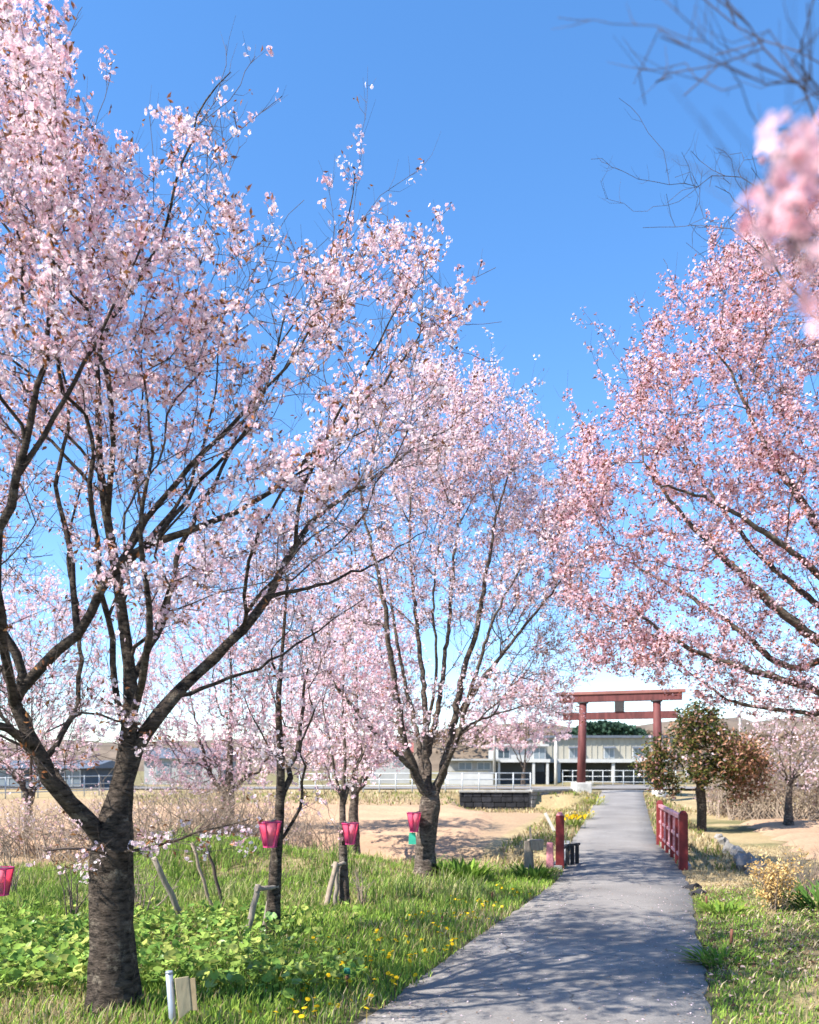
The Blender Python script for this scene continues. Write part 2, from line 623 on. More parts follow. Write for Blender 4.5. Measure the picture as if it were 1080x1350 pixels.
def ground_colour(x, y):
    g = green_mask(x, y)[:, None]
    n = fbm(x, y, .8, 40)[:, None]
    dry = STRAW * (0.75 + .5 * n)
    soil = SOIL * (0.8 + .6 * n)
    off = lane(x, y)
    bare = ((off > 1.6) * (y < 13) * sm(.45, .62, fbm(x, y, 1.3, 55)))[:, None] * .55
    base = dry * (1 - bare) + soil * 1.8 * bare
    under = GREEN * (.6 + .7 * n) * .55 + soil * .45
    tilled = (sm(15, 18, y) * (1 - sm(40, 42, y)) * ((off < -3.5) | (off > 5)))[:, None]
    base = base * (1 - tilled * .7) + TAN * .92 * tilled * .7
    c = base * (1 - g) + under * g
    e = (1 - sm(1.2, 1.5, np.abs(off)))[:, None]
    return np.clip(c * (1 - .5 * e) + soil * .5 * e, 0, 1)


def axis(*segs):
    out = []
    for a, b, s in segs:
        out.append(np.arange(a, b, s))
    return np.unique(np.round(np.concatenate(out), 4))


gx = axis((-700, -60, 40), (-60, -14, 2.0), (-14, -5, .5), (-5, 10, .16), (10, 20, .4), (20, 60, 2.0), (60, 701, 40))
gy = axis((-8, 2, .5), (2, 25, .16), (25, 50, .3), (50, 64, .8), (64, 140, 5), (140, 1300, 60))
GXX, GYY = np.meshgrid(gx, gy)
vx, vy = GXX.ravel(), GYY.ravel()
nx, ny = len(gx), len(gy)
idx = np.arange(nx * ny).reshape(ny, nx)
F = np.stack((idx[:-1, :-1], idx[:-1, 1:], idx[1:, 1:], idx[1:, :-1]), -1).reshape(-1, 4)
tag(link('ground', np_mesh('ground', np.stack((vx, vy, gz(vx, vy)), 1), F, M['ground'], ground_colour(vx, vy), True)),
    'uneven grassy and dry earthen ground around the path', None, None, 'structure')

# ---- tilled fields, furrows as geometry
def field(name, poly, ang, pitch, depth, lift):
    poly = np.array(poly, float)
    x0, y0 = poly.min(0)
    x1, y1 = poly.max(0)
    xs = np.arange(x0, x1, .35)
    ys = np.arange(y0, y1, .11)
    X, Y = np.meshgrid(xs, ys)
    x, y = X.ravel(), Y.ravel()
    ph = (x * math.sin(ang) + y * math.cos(ang)) / pitch + .12 * noise2(x, y, 4, 4)
    dist = np.full(len(x), 1e9)
    for i in range(len(poly)):
        a_, b_ = poly[i - 1], poly[i]
        t_ = np.clip(((x - a_[0]) * (b_[0] - a_[0]) + (y - a_[1]) * (b_[1] - a_[1])) / ((b_ - a_) ** 2).sum(), 0, 1)
        dist = np.minimum(dist, np.hypot(x - a_[0] - t_ * (b_[0] - a_[0]), y - a_[1] - t_ * (b_[1] - a_[1])))
    lift = -.16 + (lift + .16) * sm(.3, 1.3, dist)
    z = gz(x, y) + lift + depth * np.sin(ph * 2 * PI) * (.7 + .6 * fbm(x, y, 1.5, 60)) + .025 * (fbm(x, y, .4, 61) - .5)
    col = TAN * (0.8 + .4 * fbm(x, y, 2.0, 62)[:, None]) * (1 + .06 * np.sin(ph * 2 * PI)[:, None])
    id_ = np.arange(len(x)).reshape(X.shape)
    F = np.stack((id_[:-1, :-1], id_[:-1, 1:], id_[1:, 1:], id_[1:, :-1]), -1).reshape(-1, 4)
    cx, cy = x[F].mean(1), y[F].mean(1)
    ins = np.zeros(len(F), bool)
    j = len(poly) - 1
    wob = .5 * (noise2(cx, cy, 1.5, 70) - .5)
    for i in range(len(poly)):
        xi, yi, xj, yj = *poly[i], *poly[j]
        c = ((yi > cy + wob) != (yj > cy + wob))
        ins ^= c & (cx + wob < (xj - xi) * (cy + wob - yi) / (yj - yi + 1e-9) + xi)
        j = i
    F = F[ins]
    used, inv = np.unique(F, return_inverse=True)
    F = inv.reshape(F.shape)
    V = np.stack((x, y, z), 1)[used]
    return tag(link(name, np_mesh(name, V, F, M['field'], np.clip(col[used], 0, 1), True)), 'tilled sandy field with shallow furrows', None, None, 'structure')


field('field_left', [(-16, 19), (-2, 17.5), (1.2, 18.0), (2.6, 23), (4.0, 32), (4.4, 38), (1.5, 38.5), (-14, 39)], .2, 1.6, .08, .1)
field('field_right', [(8.2, 14.5), (14, 14.5), (24, 30), (22, 36), (12.8, 34), (10.2, 24), (8.6, 19)], -.3, 1.5, .08, .1)

# ---- path sheet with a rounded, slightly ragged edge
ys = axis((-3, 24, .12), (24, 62.1, .4))
rows = []
prof = [(-1.0, -.12), (-1.0, -.03), (-.985, .0), (-.5, .012), (0, .018), (.5, .012), (.985, .0), (1.0, -.03), (1.0, -.12)]
V = []
for y in ys:
    cx, cz = path_at(y)
    hw = HALF + (0.9 * sm(48, 56, y))
    for k, (u, dz) in enumerate(prof):
        rag = .06 * (noise2(y, k < 4, .35, 80 + (k < 4)) - .5) + .04 * (noise2(y, 0, .12, 90 + (k < 4)) - .5)
        V.append((cx + u * hw + (rag if abs(u) > .9 else 0), y, cz + dz + .005 * (noise2(cx + u, y, .5, 6) - .5)))
k = len(prof)
i = np.arange(len(ys) - 1)[:, None] * k
j = np.arange(k - 1)[None]
F = np.stack((i + j, i + j + 1, i + k + j + 1, i + k + j), -1).reshape(-1, 4)
tag(link('path', np_mesh('path', np.array(V), F, M['asphalt'], None, True)), 'straight grey asphalt footpath leading to the red gate', None, None, 'structure')

# ---- road on the embankment that crosses beyond the gate
V, F = [], []
for i, x in enumerate(np.arange(-70, 71, 2.0)):
    V += [(x, 50.5, .335), (x, 55.5, .345)]
    if i:
        F.append((2 * i - 2, 2 * i, 2 * i + 1, 2 * i - 1))
tag(link('road', np_mesh('road', np.array(V), np.array(F), M['asphalt'])), 'narrow asphalt road crossing beyond the red gate', None, None, 'structure')


# ---------------------------------------------------------------- trees
def catmull(pts, step=.12):
    p = np.array(pts, float)
    if len(p) < 3:
        n = max(2, int(np.linalg.norm(p[-1] - p[0]) / step))
        return p[0] + (p[-1] - p[0]) * np.linspace(0, 1, n)[:, None]
    q = np.vstack((2 * p[0] - p[1], p, 2 * p[-1] - p[-2]))
    out = []
    for i in range(1, len(q) - 2):
        n = max(2, int(np.linalg.norm(q[i + 1] - q[i]) / step))
        for t in np.linspace(0, 1, n, endpoint=False):
            a, b, c, d = q[i - 1], q[i], q[i + 1], q[i + 2]
            out.append(.5 * (2 * b + (c - a) * t + (2 * a - 5 * b + 4 * c - d) * t * t + (3 * b - a - 3 * c + d) * t ** 3))
    out.append(p[-1])
    return np.array(out)


def poly_targets(poly, n, d0, ds, rng):
    """n points in a crown volume whose outline is poly (pixels) and whose depth is d0 +- ds."""
    poly = np.array(poly, float)
    lo, hi = poly.min(0), poly.max(0)
    out = np.zeros((0, 3))
    while len(out) < n:
        q = rng.uniform(lo, hi, (n * 3, 2))
        ins = np.zeros(len(q), bool)
        j = len(poly) - 1
        for i in range(len(poly)):
            c = (poly[i, 1] > q[:, 1]) != (poly[j, 1] > q[:, 1])
            ins ^= c & (q[:, 0] < (poly[j, 0] - poly[i, 0]) * (q[:, 1] - poly[i, 1]) / (poly[j, 1] - poly[i, 1] + 1e-9) + poly[i, 0])
            j = i
        q = q[ins]
        d = d0 + ds * rng.uniform(-1, 1, len(q)) * np.sqrt(rng.uniform(.05, 1, len(q)))
        out = np.vstack((out, np.stack(((q[:, 0] - 540) / FPX * d, d, EYE - (q[:, 1] - HORIZON) / FPX * d), 1)))
    return out[:n]


class Skeleton:
    def __init__(self, cap, targets):
        self.pos = np.zeros((cap, 3))
        self.dir = np.zeros((cap, 3))
        self.par = np.full(cap, -1)
        self.pl = np.zeros(cap)
        self.n = 0
        self.T = targets
        self.best = np.full(len(targets), 1e9)
        self.bp = np.full(len(targets), -1)
        self.active = np.ones(len(targets), bool)

    def add(self, p, par, bf, ang):
        i = self.n
        self.pos[i] = p
        self.par[i] = par
        if par >= 0:
            d = p - self.pos[par]
            L = np.linalg.norm(d) + 1e-9
            self.dir[i] = d / L
            self.pl[i] = self.pl[par] + L
        else:
            self.dir[i] = (0, 0, 1)
        self.n += 1
        if len(self.T):
            v = self.T - p
            L = np.sqrt((v * v).sum(1)) + 1e-9
            cos = (v @ self.dir[i]) / L
            c = L * (1 + ang * (1 - cos)) + bf * self.pl[i]
            m = c < self.best
            self.best[m] = c[m]
            self.bp[m] = i
        return i


def grow(guides, targets, rng, bf=.3, ang=.6, step=.22, wig=.02, free=3):
    """Limbs first, then every target reached from the skeleton at least cost. Returns pos, parent."""
    sk = Skeleton(60000, targets)
    spec = {}
    for gi, g in enumerate(guides):
        gr = None
        if isinstance(g, tuple):
            g, gr = g
        ctrl = np.array(g, float)
        g = catmull(g)
        if gr is not None:
            ca = np.concatenate(([0], np.cumsum(np.linalg.norm(np.diff(ctrl, axis=0), axis=1))))
            ga = np.concatenate(([0], np.cumsum(np.linalg.norm(np.diff(g, axis=0), axis=1))))
            grr = np.interp(ga / ga[-1], np.linspace(0, 1, len(gr)) if len(gr) != len(ca) else ca / ca[-1], gr)
            if gi:
                grr = grr[1:]
        if gi:
            par = int(np.argmin(((sk.pos[:sk.n] - g[0]) ** 2).sum(1)))
            g = g[1:]
        else:
            par = -1
        amp = wig * (.4 if gi == 0 else 1)
        for qi, q in enumerate(g):
            if gr is not None:
                spec[sk.n] = grr[qi]
            par = sk.add(q + amp * rng.standard_normal(3) * (gi > 0), par, bf if gi or True else 9, ang)
    act = sk.active
    for _ in range(len(targets)):
        cost = np.where(act, sk.best, 1e9)
        t = int(np.argmin(cost))
        if cost[t] > 1e8:
            break
        act[t] = False
        p = int(sk.bp[t])
        A, B = sk.pos[p], targets[t]
        L = np.linalg.norm(B - A)
        if L < .02:
            continue
        C = A + sk.dir[p] * L * .38 + np.array((0, 0, .06 * L))
        m = max(1, int(math.ceil(L / step)))
        par = p
        for s in range(1, m + 1):
            u = s / m
            q = (1 - u) ** 2 * A + 2 * u * (1 - u) * C + u * u * B
            if s < m:
                q = q + wig * rng.standard_normal(3)
            par = sk.add(q, par, bf, ang)
    return sk.pos[:sk.n].copy(), sk.par[:sk.n].copy(), spec


def radii(par, R, r0, taper=.32):
    n = len(par)
    kids = np.zeros(n, int)
    for p in par:
        if p >= 0:
            kids[p] += 1
    tips = max(2, int((kids == 0).sum()))
    e = min(3.2, max(1.5, math.log(tips) / math.log(R / r0)))
    acc = np.zeros(n)
    for i in range(n - 1, -1, -1):
        if kids[i] == 0:
            acc[i] = r0 ** e
        if par[i] >= 0:
            acc[par[i]] += acc[i]
    r = acc ** (1 / e)
    return np.maximum(r0, r * (r / r[0]) ** taper), kids


def chains(par, rad):
    n = len(par)
    best = np.full(n, -1)
    for i in range(n):
        p = par[i]
        if p >= 0 and (best[p] < 0 or rad[i] > rad[best[p]]):
            best[p] = i
    out = []
    for i in range(n):
        if par[i] < 0 or best[par[i]] != i:
            c = [par[i]] if par[i] >= 0 else []
            j = i
            while j >= 0:
                c.append(j)
                j = best[j]
            out.append(c)
    return out


def batch_twigs(A, D, L, r, rng, curve=.25):
    """Many short three-sided twigs at once; returns V, F, mid and tip points."""
    n = len(A)
    if n == 0:
        return np.zeros((0, 3)), np.zeros((0, 4), int), A, A
    side = rng.standard_normal((n, 3))
    side -= (side * D).sum(1, keepdims=True) * D
    side /= np.linalg.norm(side, axis=1, keepdims=True) + 1e-9
    w = np.cross(D, side)
    p1 = A + D * (L * .5)[:, None] + side * (L * curve * .3)[:, None]
    p2 = A + D * L[:, None] + np.array((0, 0, 1.)) * (L * curve)[:, None]
    V = []
    for p, rr in ((A, r), (p1, r * .75), (p2, r * .4)):
        for k in range(3):
            a = k * 2 * PI / 3
            V.append(p + rr[:, None] * (math.cos(a) * side + math.sin(a) * w))
    V = np.stack(V, 1).reshape(-1, 3)
    b = np.arange(n)[:, None] * 9
    q = []
    for s in range(2):
        for k in range(3):
            q.append(np.concatenate((b + s * 3 + k, b + s * 3 + (k + 1) % 3, b + s * 3 + 3 + (k + 1) % 3, b + s * 3 + 3 + k), 1))
    return V, np.concatenate(q), p1, p2


def rand_dirs(n, rng):
    d = rng.standard_normal((n, 3))
    return d / (np.linalg.norm(d, axis=1, keepdims=True) + 1e-9)


def frames(N, rng):
    a = rand_dirs(len(N), rng)
    u = np.cross(N, a)
    u /= np.linalg.norm(u, axis=1, keepdims=True) + 1e-9
    return u, np.cross(N, u)


def flowers(C, N, R, col, rng, detail):
    """Five-petalled cupped flowers at C facing N, radius R."""
    n = len(C)
    u, v = frames(N, rng)
    per = 4 if detail else 3
    V = np.zeros((n, 5 * per, 3))
    K = np.zeros((n, 5 * per, 3))
    for k in range(5):
        a = 2 * PI * k / 5
        cup = rng.uniform(.05, .55, n)

        def pt(r, da, h):
            return C + R[:, None] * (r * (math.cos(a + da) * u + math.sin(a + da) * v) + (h * cup)[:, None] * N)
        if detail:
            pts = [(.05, 0, 0.), (.80, -.56, .55), (1.0, 0, .9), (.80, .56, .55)]
        else:
            pts = [(.0, 0, 0.), (.95, -.5, .8), (.95, .5, .8)]
        for m, (r, da, h) in enumerate(pts):
            V[:, k * per + m] = pt(r, da, h)
            K[:, k * per + m] = col * ((.80, .55, .62) if r < .1 else (1, 1, 1))
    F = np.arange(n * 5 * per).reshape(-1, per)
    return V.reshape(-1, 3), F, K.reshape(-1, 3)


def leaves(C, N, L, col, rng, w=.42):
    """Folded pointed leaves (two quads sharing a midrib)."""
    n = len(C)
    u, v = frames(N, rng)
    T = u
    p0 = C
    p1 = C + T * (L * .5)[:, None] + v * (L * w * .5)[:, None] + N * (L * .12)[:, None]
    p2 = C + T * L[:, None] - N * (L * .15)[:, None]
    p3 = C + T * (L * .5)[:, None] - v * (L * w * .5)[:, None] + N * (L * .12)[:, None]
    V = np.stack((p0, p1, p2, p3), 1).reshape(-1, 3)
    b = np.arange(n)[:, None] * 4
    F = np.concatenate((b + np.array([[0, 1, 2]]), b + np.array([[0, 2, 3]])))
    return V, F, np.repeat(col, 4, 0)


PINK = np.array(((.92, .76, .79), (.93, .83, .85), (.94, .89, .895), (.90, .68, .72), (.83, .54, .58)))


def cherry(name, label, base, guides, targets, seed, R=.15, r0=.0028, twigs=2.0, twig_len=(.10, .32), clusters=1.0, per=(3, 6),
           fsize=.0185, detail=True, bloom=None, pinkp=(.3, .3, .22, .13, .05), leaf_p=.25, leaf_cols=((.24, .10, .045), (.30, .14, .05), (.14, .07, .04)),
           leaf_len=.045, bark='bark', twigmat='twig', thr=.011, bf=.3, ang=.6, step=.22, wig=.02, group='flowering cherry trees beside the path', cat='tree', spread=.032, flare=1.35, tint=None):
    rng = np.random.default_rng(seed)
    root = empty(name, base, label, cat, group)
    pos, par, spec = grow(guides, targets, rng, bf, ang, step, wig)
    rad, kids = radii(par, R, r0)
    for i_, r_ in spec.items():
        rad[i_] = r_
    for i_ in range(len(par)):
        if i_ not in spec and par[i_] >= 0:
            rad[i_] = min(rad[i_], rad[par[i_]] * .95)
    # root flare
    h = pos[:, 2] - base[2]
    fl = 1 + (flare - 1) * np.exp(-np.maximum(h, 0) / .22) * (rad > R * .6)
    rad_t = rad * fl
    VT, FT, nT, VB, FB, nB = [], [], 0, [], [], 0
    for c in chains(par, rad):
        if len(c) < 2:
            continue
        pts, rr = pos[c], rad_t[c].copy()
        if par[c[1]] == c[0] and len(c) > 1 and c[0] >= 0 and rr[0] > rr[1] * 1.3:
            rr[0] = rr[1] * 1.12
        mx = rr.max()
        if mx > thr:
            k = 14 if mx > .09 else (9 if mx > .045 else 6)
            V, F = tube_np(pts, rr, k, .06 if mx > .03 else 0, rng)
            VT.append(V); FT.append(F + nT); nT += len(V)
        else:
            V, F = tube_np(pts, rr, 4 if mx > .005 else 3)
            VB.append(V); FB.append(F + nB); nB += len(V)
    tr = link('trunk', np_mesh('trunk', np.concatenate(VT), np.concatenate(FT), M[bark], None, True), root)
    # twigs off the thin wood
    thin = np.where((rad < thr) & (par >= 0))[0]
    dirs = pos[thin] - pos[par[thin]]
    Ls = np.linalg.norm(dirs, axis=1, keepdims=True)
    dirs = dirs / (Ls + 1e-9)
    nt = rng.poisson(twigs * np.clip(Ls[:, 0] / .2, .3, 1.6))
    rep = np.repeat(np.arange(len(thin)), nt)
    u = rng.random(len(rep))[:, None]
    A = pos[thin[rep]] - dirs[rep] * Ls[rep] * u
    D = dirs[rep] * .75 + rand_dirs(len(rep), rng) * .75 + np.array((0, 0, .22))
    D /= np.linalg.norm(D, axis=1, keepdims=True)
    L = rng.uniform(*twig_len, len(rep))
    V, F, p1, p2 = batch_twigs(A, D, L, np.full(len(rep), r0 * .6), rng)
    VB.append(V); FB.append(F + nB); nB += len(V)
    link('twig_growth', np_mesh('twig_growth', np.concatenate(VB), np.concatenate(FB), M[twigmat]), root, kind='stuff')
    # flower clusters along twigs and thin shoots
    cand = np.concatenate((A * .5 + p1 * .5, p1, p1 * .5 + p2 * .5, p2, pos[thin]))
    pr = np.full(len(cand), .5)
    if bloom is not None:
        pr = bloom(cand)
    cand = cand[rng.random(len(cand)) < np.clip(pr * clusters, 0, 1)]
    if len(cand):
        cnt = rng.integers(per[0], per[1] + 1, len(cand))
        ci = np.repeat(np.arange(len(cand)), cnt)
        cc = cand + rng.standard_normal(cand.shape) * .01
        off = rand_dirs(len(ci), rng)
        off[:, 2] -= .1
        C = cc[ci] + off * (spread * rng.uniform(.5, 1.25, len(ci)))[:, None]
        N = off + .5 * rand_dirs(len(ci), rng)
        N /= np.linalg.norm(N, axis=1, keepdims=True)
        base_c = PINK[rng.choice(5, len(cand), p=np.array(pinkp) / sum(pinkp))]
        col = base_c[ci] * rng.uniform(.88, 1.05, (len(ci), 1))
        if tint is not None:
            col = col * np.array(tint)
        Rr = fsize * rng.uniform(.75, 1.2, len(ci))
        V, F, K = flowers(C, N, Rr, np.clip(col, 0, .95), rng, detail)
        link('blossom', np_mesh('blossom', V, F, M['petal'], K), root, kind='stuff')
    lp = cand[rng.random(len(cand)) < leaf_p] if len(cand) else cand
    extra = p2[rng.random(len(p2)) < leaf_p * .35]
    lp = np.concatenate((lp, extra)) if len(lp) else extra
    if len(lp):
        lp = np.repeat(lp, 2, 0) + rng.standard_normal((len(lp) * 2, 3)) * .018
        lc = np.array(leaf_cols)[rng.integers(0, len(leaf_cols), len(lp))] * rng.uniform(.7, 1.3, (len(lp), 1))
        V, F, K = leaves(lp, rand_dirs(len(lp), rng), leaf_len * rng.uniform(.6, 1.25, len(lp)), np.clip(lc, 0, .9), rng)
        link('young_foliage', np_mesh('young_foliage', V, F, M['leaf'], K), root, kind='stuff')
    return root


def base_at(px, py, d, sink=.06):
    p = P(px, py, d)
    return np.array((p[0], d, float(gz(p[0], d)) - sink))


def L_(spec):
    return [P(*s) for s in spec]


def bloom_px(pts_list, default=.5):
    """Bloom density from a handful of places in the crown, nearest place wins softly."""
    ref = np.array([P(*p[:3]) for p in pts_list])
    val = np.array([p[3] for p in pts_list])

    def f(c):
        w = 1 / (((c[:, None, :] - ref[None]) ** 2 * np.array((1, .25, 1))).sum(2) + .15) ** 1.5
        return (w * val).sum(1) / w.sum(1)
    return f


rngT = np.random.default_rng(11)

# --- the old tree on the left (trunk 0.3 m thick, about 5 m from the camera)
D0 = 5.3
b = base_at(150, 1345, D0)
gd = [
    ([b] + L_([(151, 1300, 5.3), (149, 1220, 5.3), (147, 1150, 5.3), (150, 1100, 5.3), (160, 1045, 5.32), (168, 985, 5.35), (172, 900, 5.4), (160, 800, 5.45), (147, 715, 5.5), (136, 650, 5.5), (130, 575, 5.55), (128, 480, 5.6), (110, 380, 5.6), (95, 270, 5.7), (80, 140, 5.8), (60, 20, 5.9)]),
     (0.138, 0.1343, 0.1306, 0.127, 0.1214, 0.066, 0.0515, 0.0396, 0.033, 0.0277, 0.0238, 0.0198, 0.0145, 0.0106, 0.0079, 0.0064, 0.0032)),
    (L_([(144, 1120, 5.3), (118, 1085, 5.2), (92, 1058, 5.1), (68, 1028, 5.0), (48, 985, 4.95), (22, 930, 4.9), (42, 893, 4.9), (100, 835, 4.9), (155, 752, 4.95), (200, 718, 5.0), (280, 690, 5.15), (340, 662, 5.3), (415, 597, 5.5), (475, 535, 5.7), (530, 475, 5.9), (560, 430, 6.0)]),
     (0.0594, 0.0561, 0.0528, 0.0495, 0.0429, 0.0343, 0.0317, 0.029, 0.0264, 0.0224, 0.0172, 0.0145, 0.0119, 0.0092, 0.0072, 0.004)),
    (L_([(158, 1050, 5.32), (183, 990, 5.4), (225, 925, 5.5), (262, 885, 5.65), (320, 830, 5.8), (352, 788, 5.95), (388, 722, 6.2), (425, 676, 6.4), (500, 625, 6.8), (545, 592, 7.1), (600, 560, 7.3)]),
     (0.0561, 0.0515, 0.0462, 0.0396, 0.033, 0.0297, 0.0238, 0.0198, 0.0132, 0.0086, 0.0056)),
    (L_([(155, 752, 4.95), (192, 685, 5.0), (270, 595, 5.1), (330, 535, 5.25), (400, 450, 5.4), (440, 350, 5.5), (470, 230, 5.6)]), (0.0224, 0.0198, 0.0158, 0.0119, 0.0079, 0.0056, 0.0032)),
    (L_([(140, 680, 5.5), (150, 560, 5.3), (135, 445, 5.2), (178, 378, 5.2), (216, 300, 5.2), (240, 215, 5.2), (272, 130, 5.2), (300, 95, 5.2)]), (0.0224, 0.0185, 0.0158, 0.0132, 0.0099, 0.0073, 0.0056, 0.0032)),
    (L_([(48, 985, 4.95), (10, 962, 4.7), (-60, 930, 4.5), (-130, 860, 4.3)]), (0.033, 0.0264, 0.0198, 0.0132)),
    (L_([(22, 930, 4.9), (5, 850, 4.6), (-5, 740, 4.4), (24, 630, 4.35), (40, 550, 4.35), (60, 470, 4.4), (70, 360, 4.4), (60, 230, 4.4), (40, 100, 4.4)]), (0.0297, 0.0277, 0.0251, 0.0224, 0.0185, 0.0145, 0.0099, 0.008, 0.004)),
    (L_([(24, 630, 4.35), (60, 575, 4.4), (112, 478, 4.5), (150, 400, 4.6), (200, 300, 4.8)]), (0.0185, 0.0158, 0.0119, 0.0079, 0.0048)),
    (L_([(172, 900, 5.4), (215, 820, 5.9), (240, 720, 6.3), (300, 600, 6.8), (360, 470, 7.1), (420, 380, 7.2)]), (0.0264, 0.0224, 0.0185, 0.0132, 0.0079, 0.0048)),
    (L_([(352, 788, 5.95), (420, 770, 6.4), (490, 745, 6.9), (560, 700, 7.3)]), (0.0185, 0.0132, 0.0086, 0.0048)),
    (L_([(118, 1085, 5.2), (60, 1000, 5.6), (20, 920, 6.0), (-40, 820, 6.3)]), (0.0297, 0.0251, 0.0198, 0.0119)),
    (L_([(200, 960, 5.45), (150, 950, 5.3), (110, 940, 5.1), (60, 965, 4.9)]), (0.0092, 0.0073, 0.0072, 0.004)),
    (L_([(200, 718, 5.0), (260, 640, 5.2), (320, 570, 5.3), (360, 480, 5.4), (380, 400, 5.4)]), (0.0158, 0.0132, 0.0099, 0.008, 0.004)),
    (L_([(170, 960, 5.36), (190, 890, 5.0), (196, 800, 4.8), (185, 700, 4.7), (200, 600, 4.7), (190, 500, 4.7)]), (0.0297, 0.0238, 0.0185, 0.0132, 0.0086, 0.0056)),
    (L_([(183, 990, 5.4), (215, 930, 5.8), (270, 905, 6.2), (340, 880, 6.6), (420, 830, 7.0), (480, 790, 7.2)]), (0.0264, 0.0211, 0.0158, 0.0119, 0.0073, 0.0048)),
    (L_([(100, 835, 4.9), (95, 740, 5.0), (75, 640, 5.1), (90, 540, 5.2), (70, 430, 5.2)]), (0.0211, 0.0172, 0.0132, 0.0092, 0.0056)),
    (L_([(155, 770, 5.48), (190, 720, 5.8), (250, 640, 6.2), (280, 540, 6.5), (290, 440, 6.6)]), (0.0198, 0.0158, 0.0119, 0.0079, 0.0048)),
    (L_([(60, 1000, 5.6), (100, 930, 6.0), (105, 830, 6.3), (90, 720, 6.5), (120, 600, 6.6)]), (0.0224, 0.0185, 0.0145, 0.0099, 0.0064)),
    (L_([(388, 722, 6.2), (400, 640, 6.0), (450, 540, 6.0), (500, 450, 6.0), (540, 380, 6.0)]), (0.0158, 0.0132, 0.0092, 0.0072, 0.004)),
    (L_([(320, 830, 5.8), (330, 740, 5.5), (370, 650, 5.4), (440, 590, 5.5), (500, 560, 5.6)]), (0.0145, 0.0119, 0.0092, 0.0072, 0.004)),
]
gd.append((L_([(152, 1120, 5.25), (200, 1118, 5.05), (260, 1098, 4.95), (330, 1082, 4.9)]), (.012, .010, .007, .004)))
gd.append((L_([(145, 1125, 5.25), (110, 1118, 5.0), (60, 1122, 4.9)]), (.011, .008, .005)))
shoots = [((60, 90), (100, 30), (108, 8), 5.7), ((110, 200), (140, 130), (150, 80), 5.4), ((250, 190), (290, 110), (298, 60), 5.2), ((285, 160), (318, 110), (335, 72), 5.2), ((270, 210), (330, 160), (372, 128), 5.2),
          ((440, 420), (470, 250), (486, 112), 5.6), ((455, 330), (500, 260), (556, 222), 5.7), ((470, 420), (540, 350), (592, 268), 5.8), ((500, 450), (580, 390), (655, 350), 6.0), ((530, 475), (610, 430), (662, 425), 6.0),
          ((300, 420), (350, 330), (400, 262), 5.3), ((190, 330), (205, 240), (196, 150), 5.2), ((30, 200), (20, 80), (36, -10), 4.5), ((400, 450), (440, 330), (434, 238), 5.4), ((560, 430), (620, 470), (655, 478), 6.2), ((545, 592), (620, 540), (690, 520), 7.3)]
gd += [[P(*a_, d_), P(*b_, d_), P(*c_, d_)] for a_, b_, c_, d_ in shoots]
crownA = [(-280, -120), (20, -90), (60, 40), (110, 130), (150, 190), (200, 200), (240, 150), (290, 120), (320, 140), (320, 190), (290, 230), (320, 300), (390, 310), (430, 300), (460, 290), (500, 270), (530, 300), (560, 320), (590, 360), (620, 400), (630, 440), (610, 480), (590, 520), (560, 560), (500, 560), (420, 520), (300, 500), (140, 520), (-280, 560)]
crownB = [(-280, 520), (140, 500), (300, 480), (420, 500), (560, 540), (610, 590), (560, 680), (480, 720), (430, 780), (330, 800), (230, 830), (120, 880), (0, 960), (-200, 980)]
crownC = [(-50, 900), (60, 890), (130, 900), (230, 930), (240, 1000), (180, 1010), (120, 1000), (60, 1040), (-50, 1010)]
tg = np.concatenate((poly_targets(crownA, 1750, 5.4, 1.5, rngT), poly_targets([(-280, 0), (60, 0), (110, 200), (90, 480), (-280, 520)], 420, 4.2, .7, rngT), poly_targets(crownB, 1350, 5.5, 1.7, rngT), poly_targets(crownC, 200, 5.2, .9, rngT), poly_targets([(40, 1080), (120, 1120), (340, 1070), (350, 1110), (200, 1140), (60, 1150)], 60, 5.0, .35, rngT)))
keep = tg[:, 1] > 3.3
bloomA_ = bloom_px([(100, 100, 5.4, .62), (250, 250, 5.4, .6), (60, 350, 5.4, .6), (350, 350, 5.4, .6), (500, 350, 5.6, .5), (480, 170, 5.6, .22), (600, 400, 5.8, .5), (200, 480, 5.4, .4),
                   (480, 520, 5.8, .5), (100, 620, 5.4, .26), (300, 650, 5.5, .24), (450, 650, 6, .42), (100, 800, 5.3, .2), (300, 780, 5.5, .3), (50, 960, 5, .3), (180, 960, 5.3, .16), (-150, 400, 5, .5)])
bloomA = lambda c: bloomA_(c) * (.85 + .15 * sm(2.9, 4.6, c[:, 2])) * (.12 + 1.75 * sm(.38, .66, fbm(c[:, 0] + c[:, 1] * .4, c[:, 2], .5, 6)))
cherry('cherry_tree', 'old thick-trunked cherry tree in pale pink bloom beside the tilted pipe post', b, gd, tg[keep], 21, R=.135, r0=.0024, twigs=2.1, clusters=.95, per=(3, 7), fsize=.0142, detail=False, leaf_len=.04, pinkp=(.36, .26, .12, .2, .06),
       bloom=bloomA, leaf_p=.42, leaf_cols=((.30, .12, .05), (.36, .17, .07), (.2, .09, .05)), bf=.24, ang=1.1, wig=.008, twig_len=(.06, .22), spread=.033)

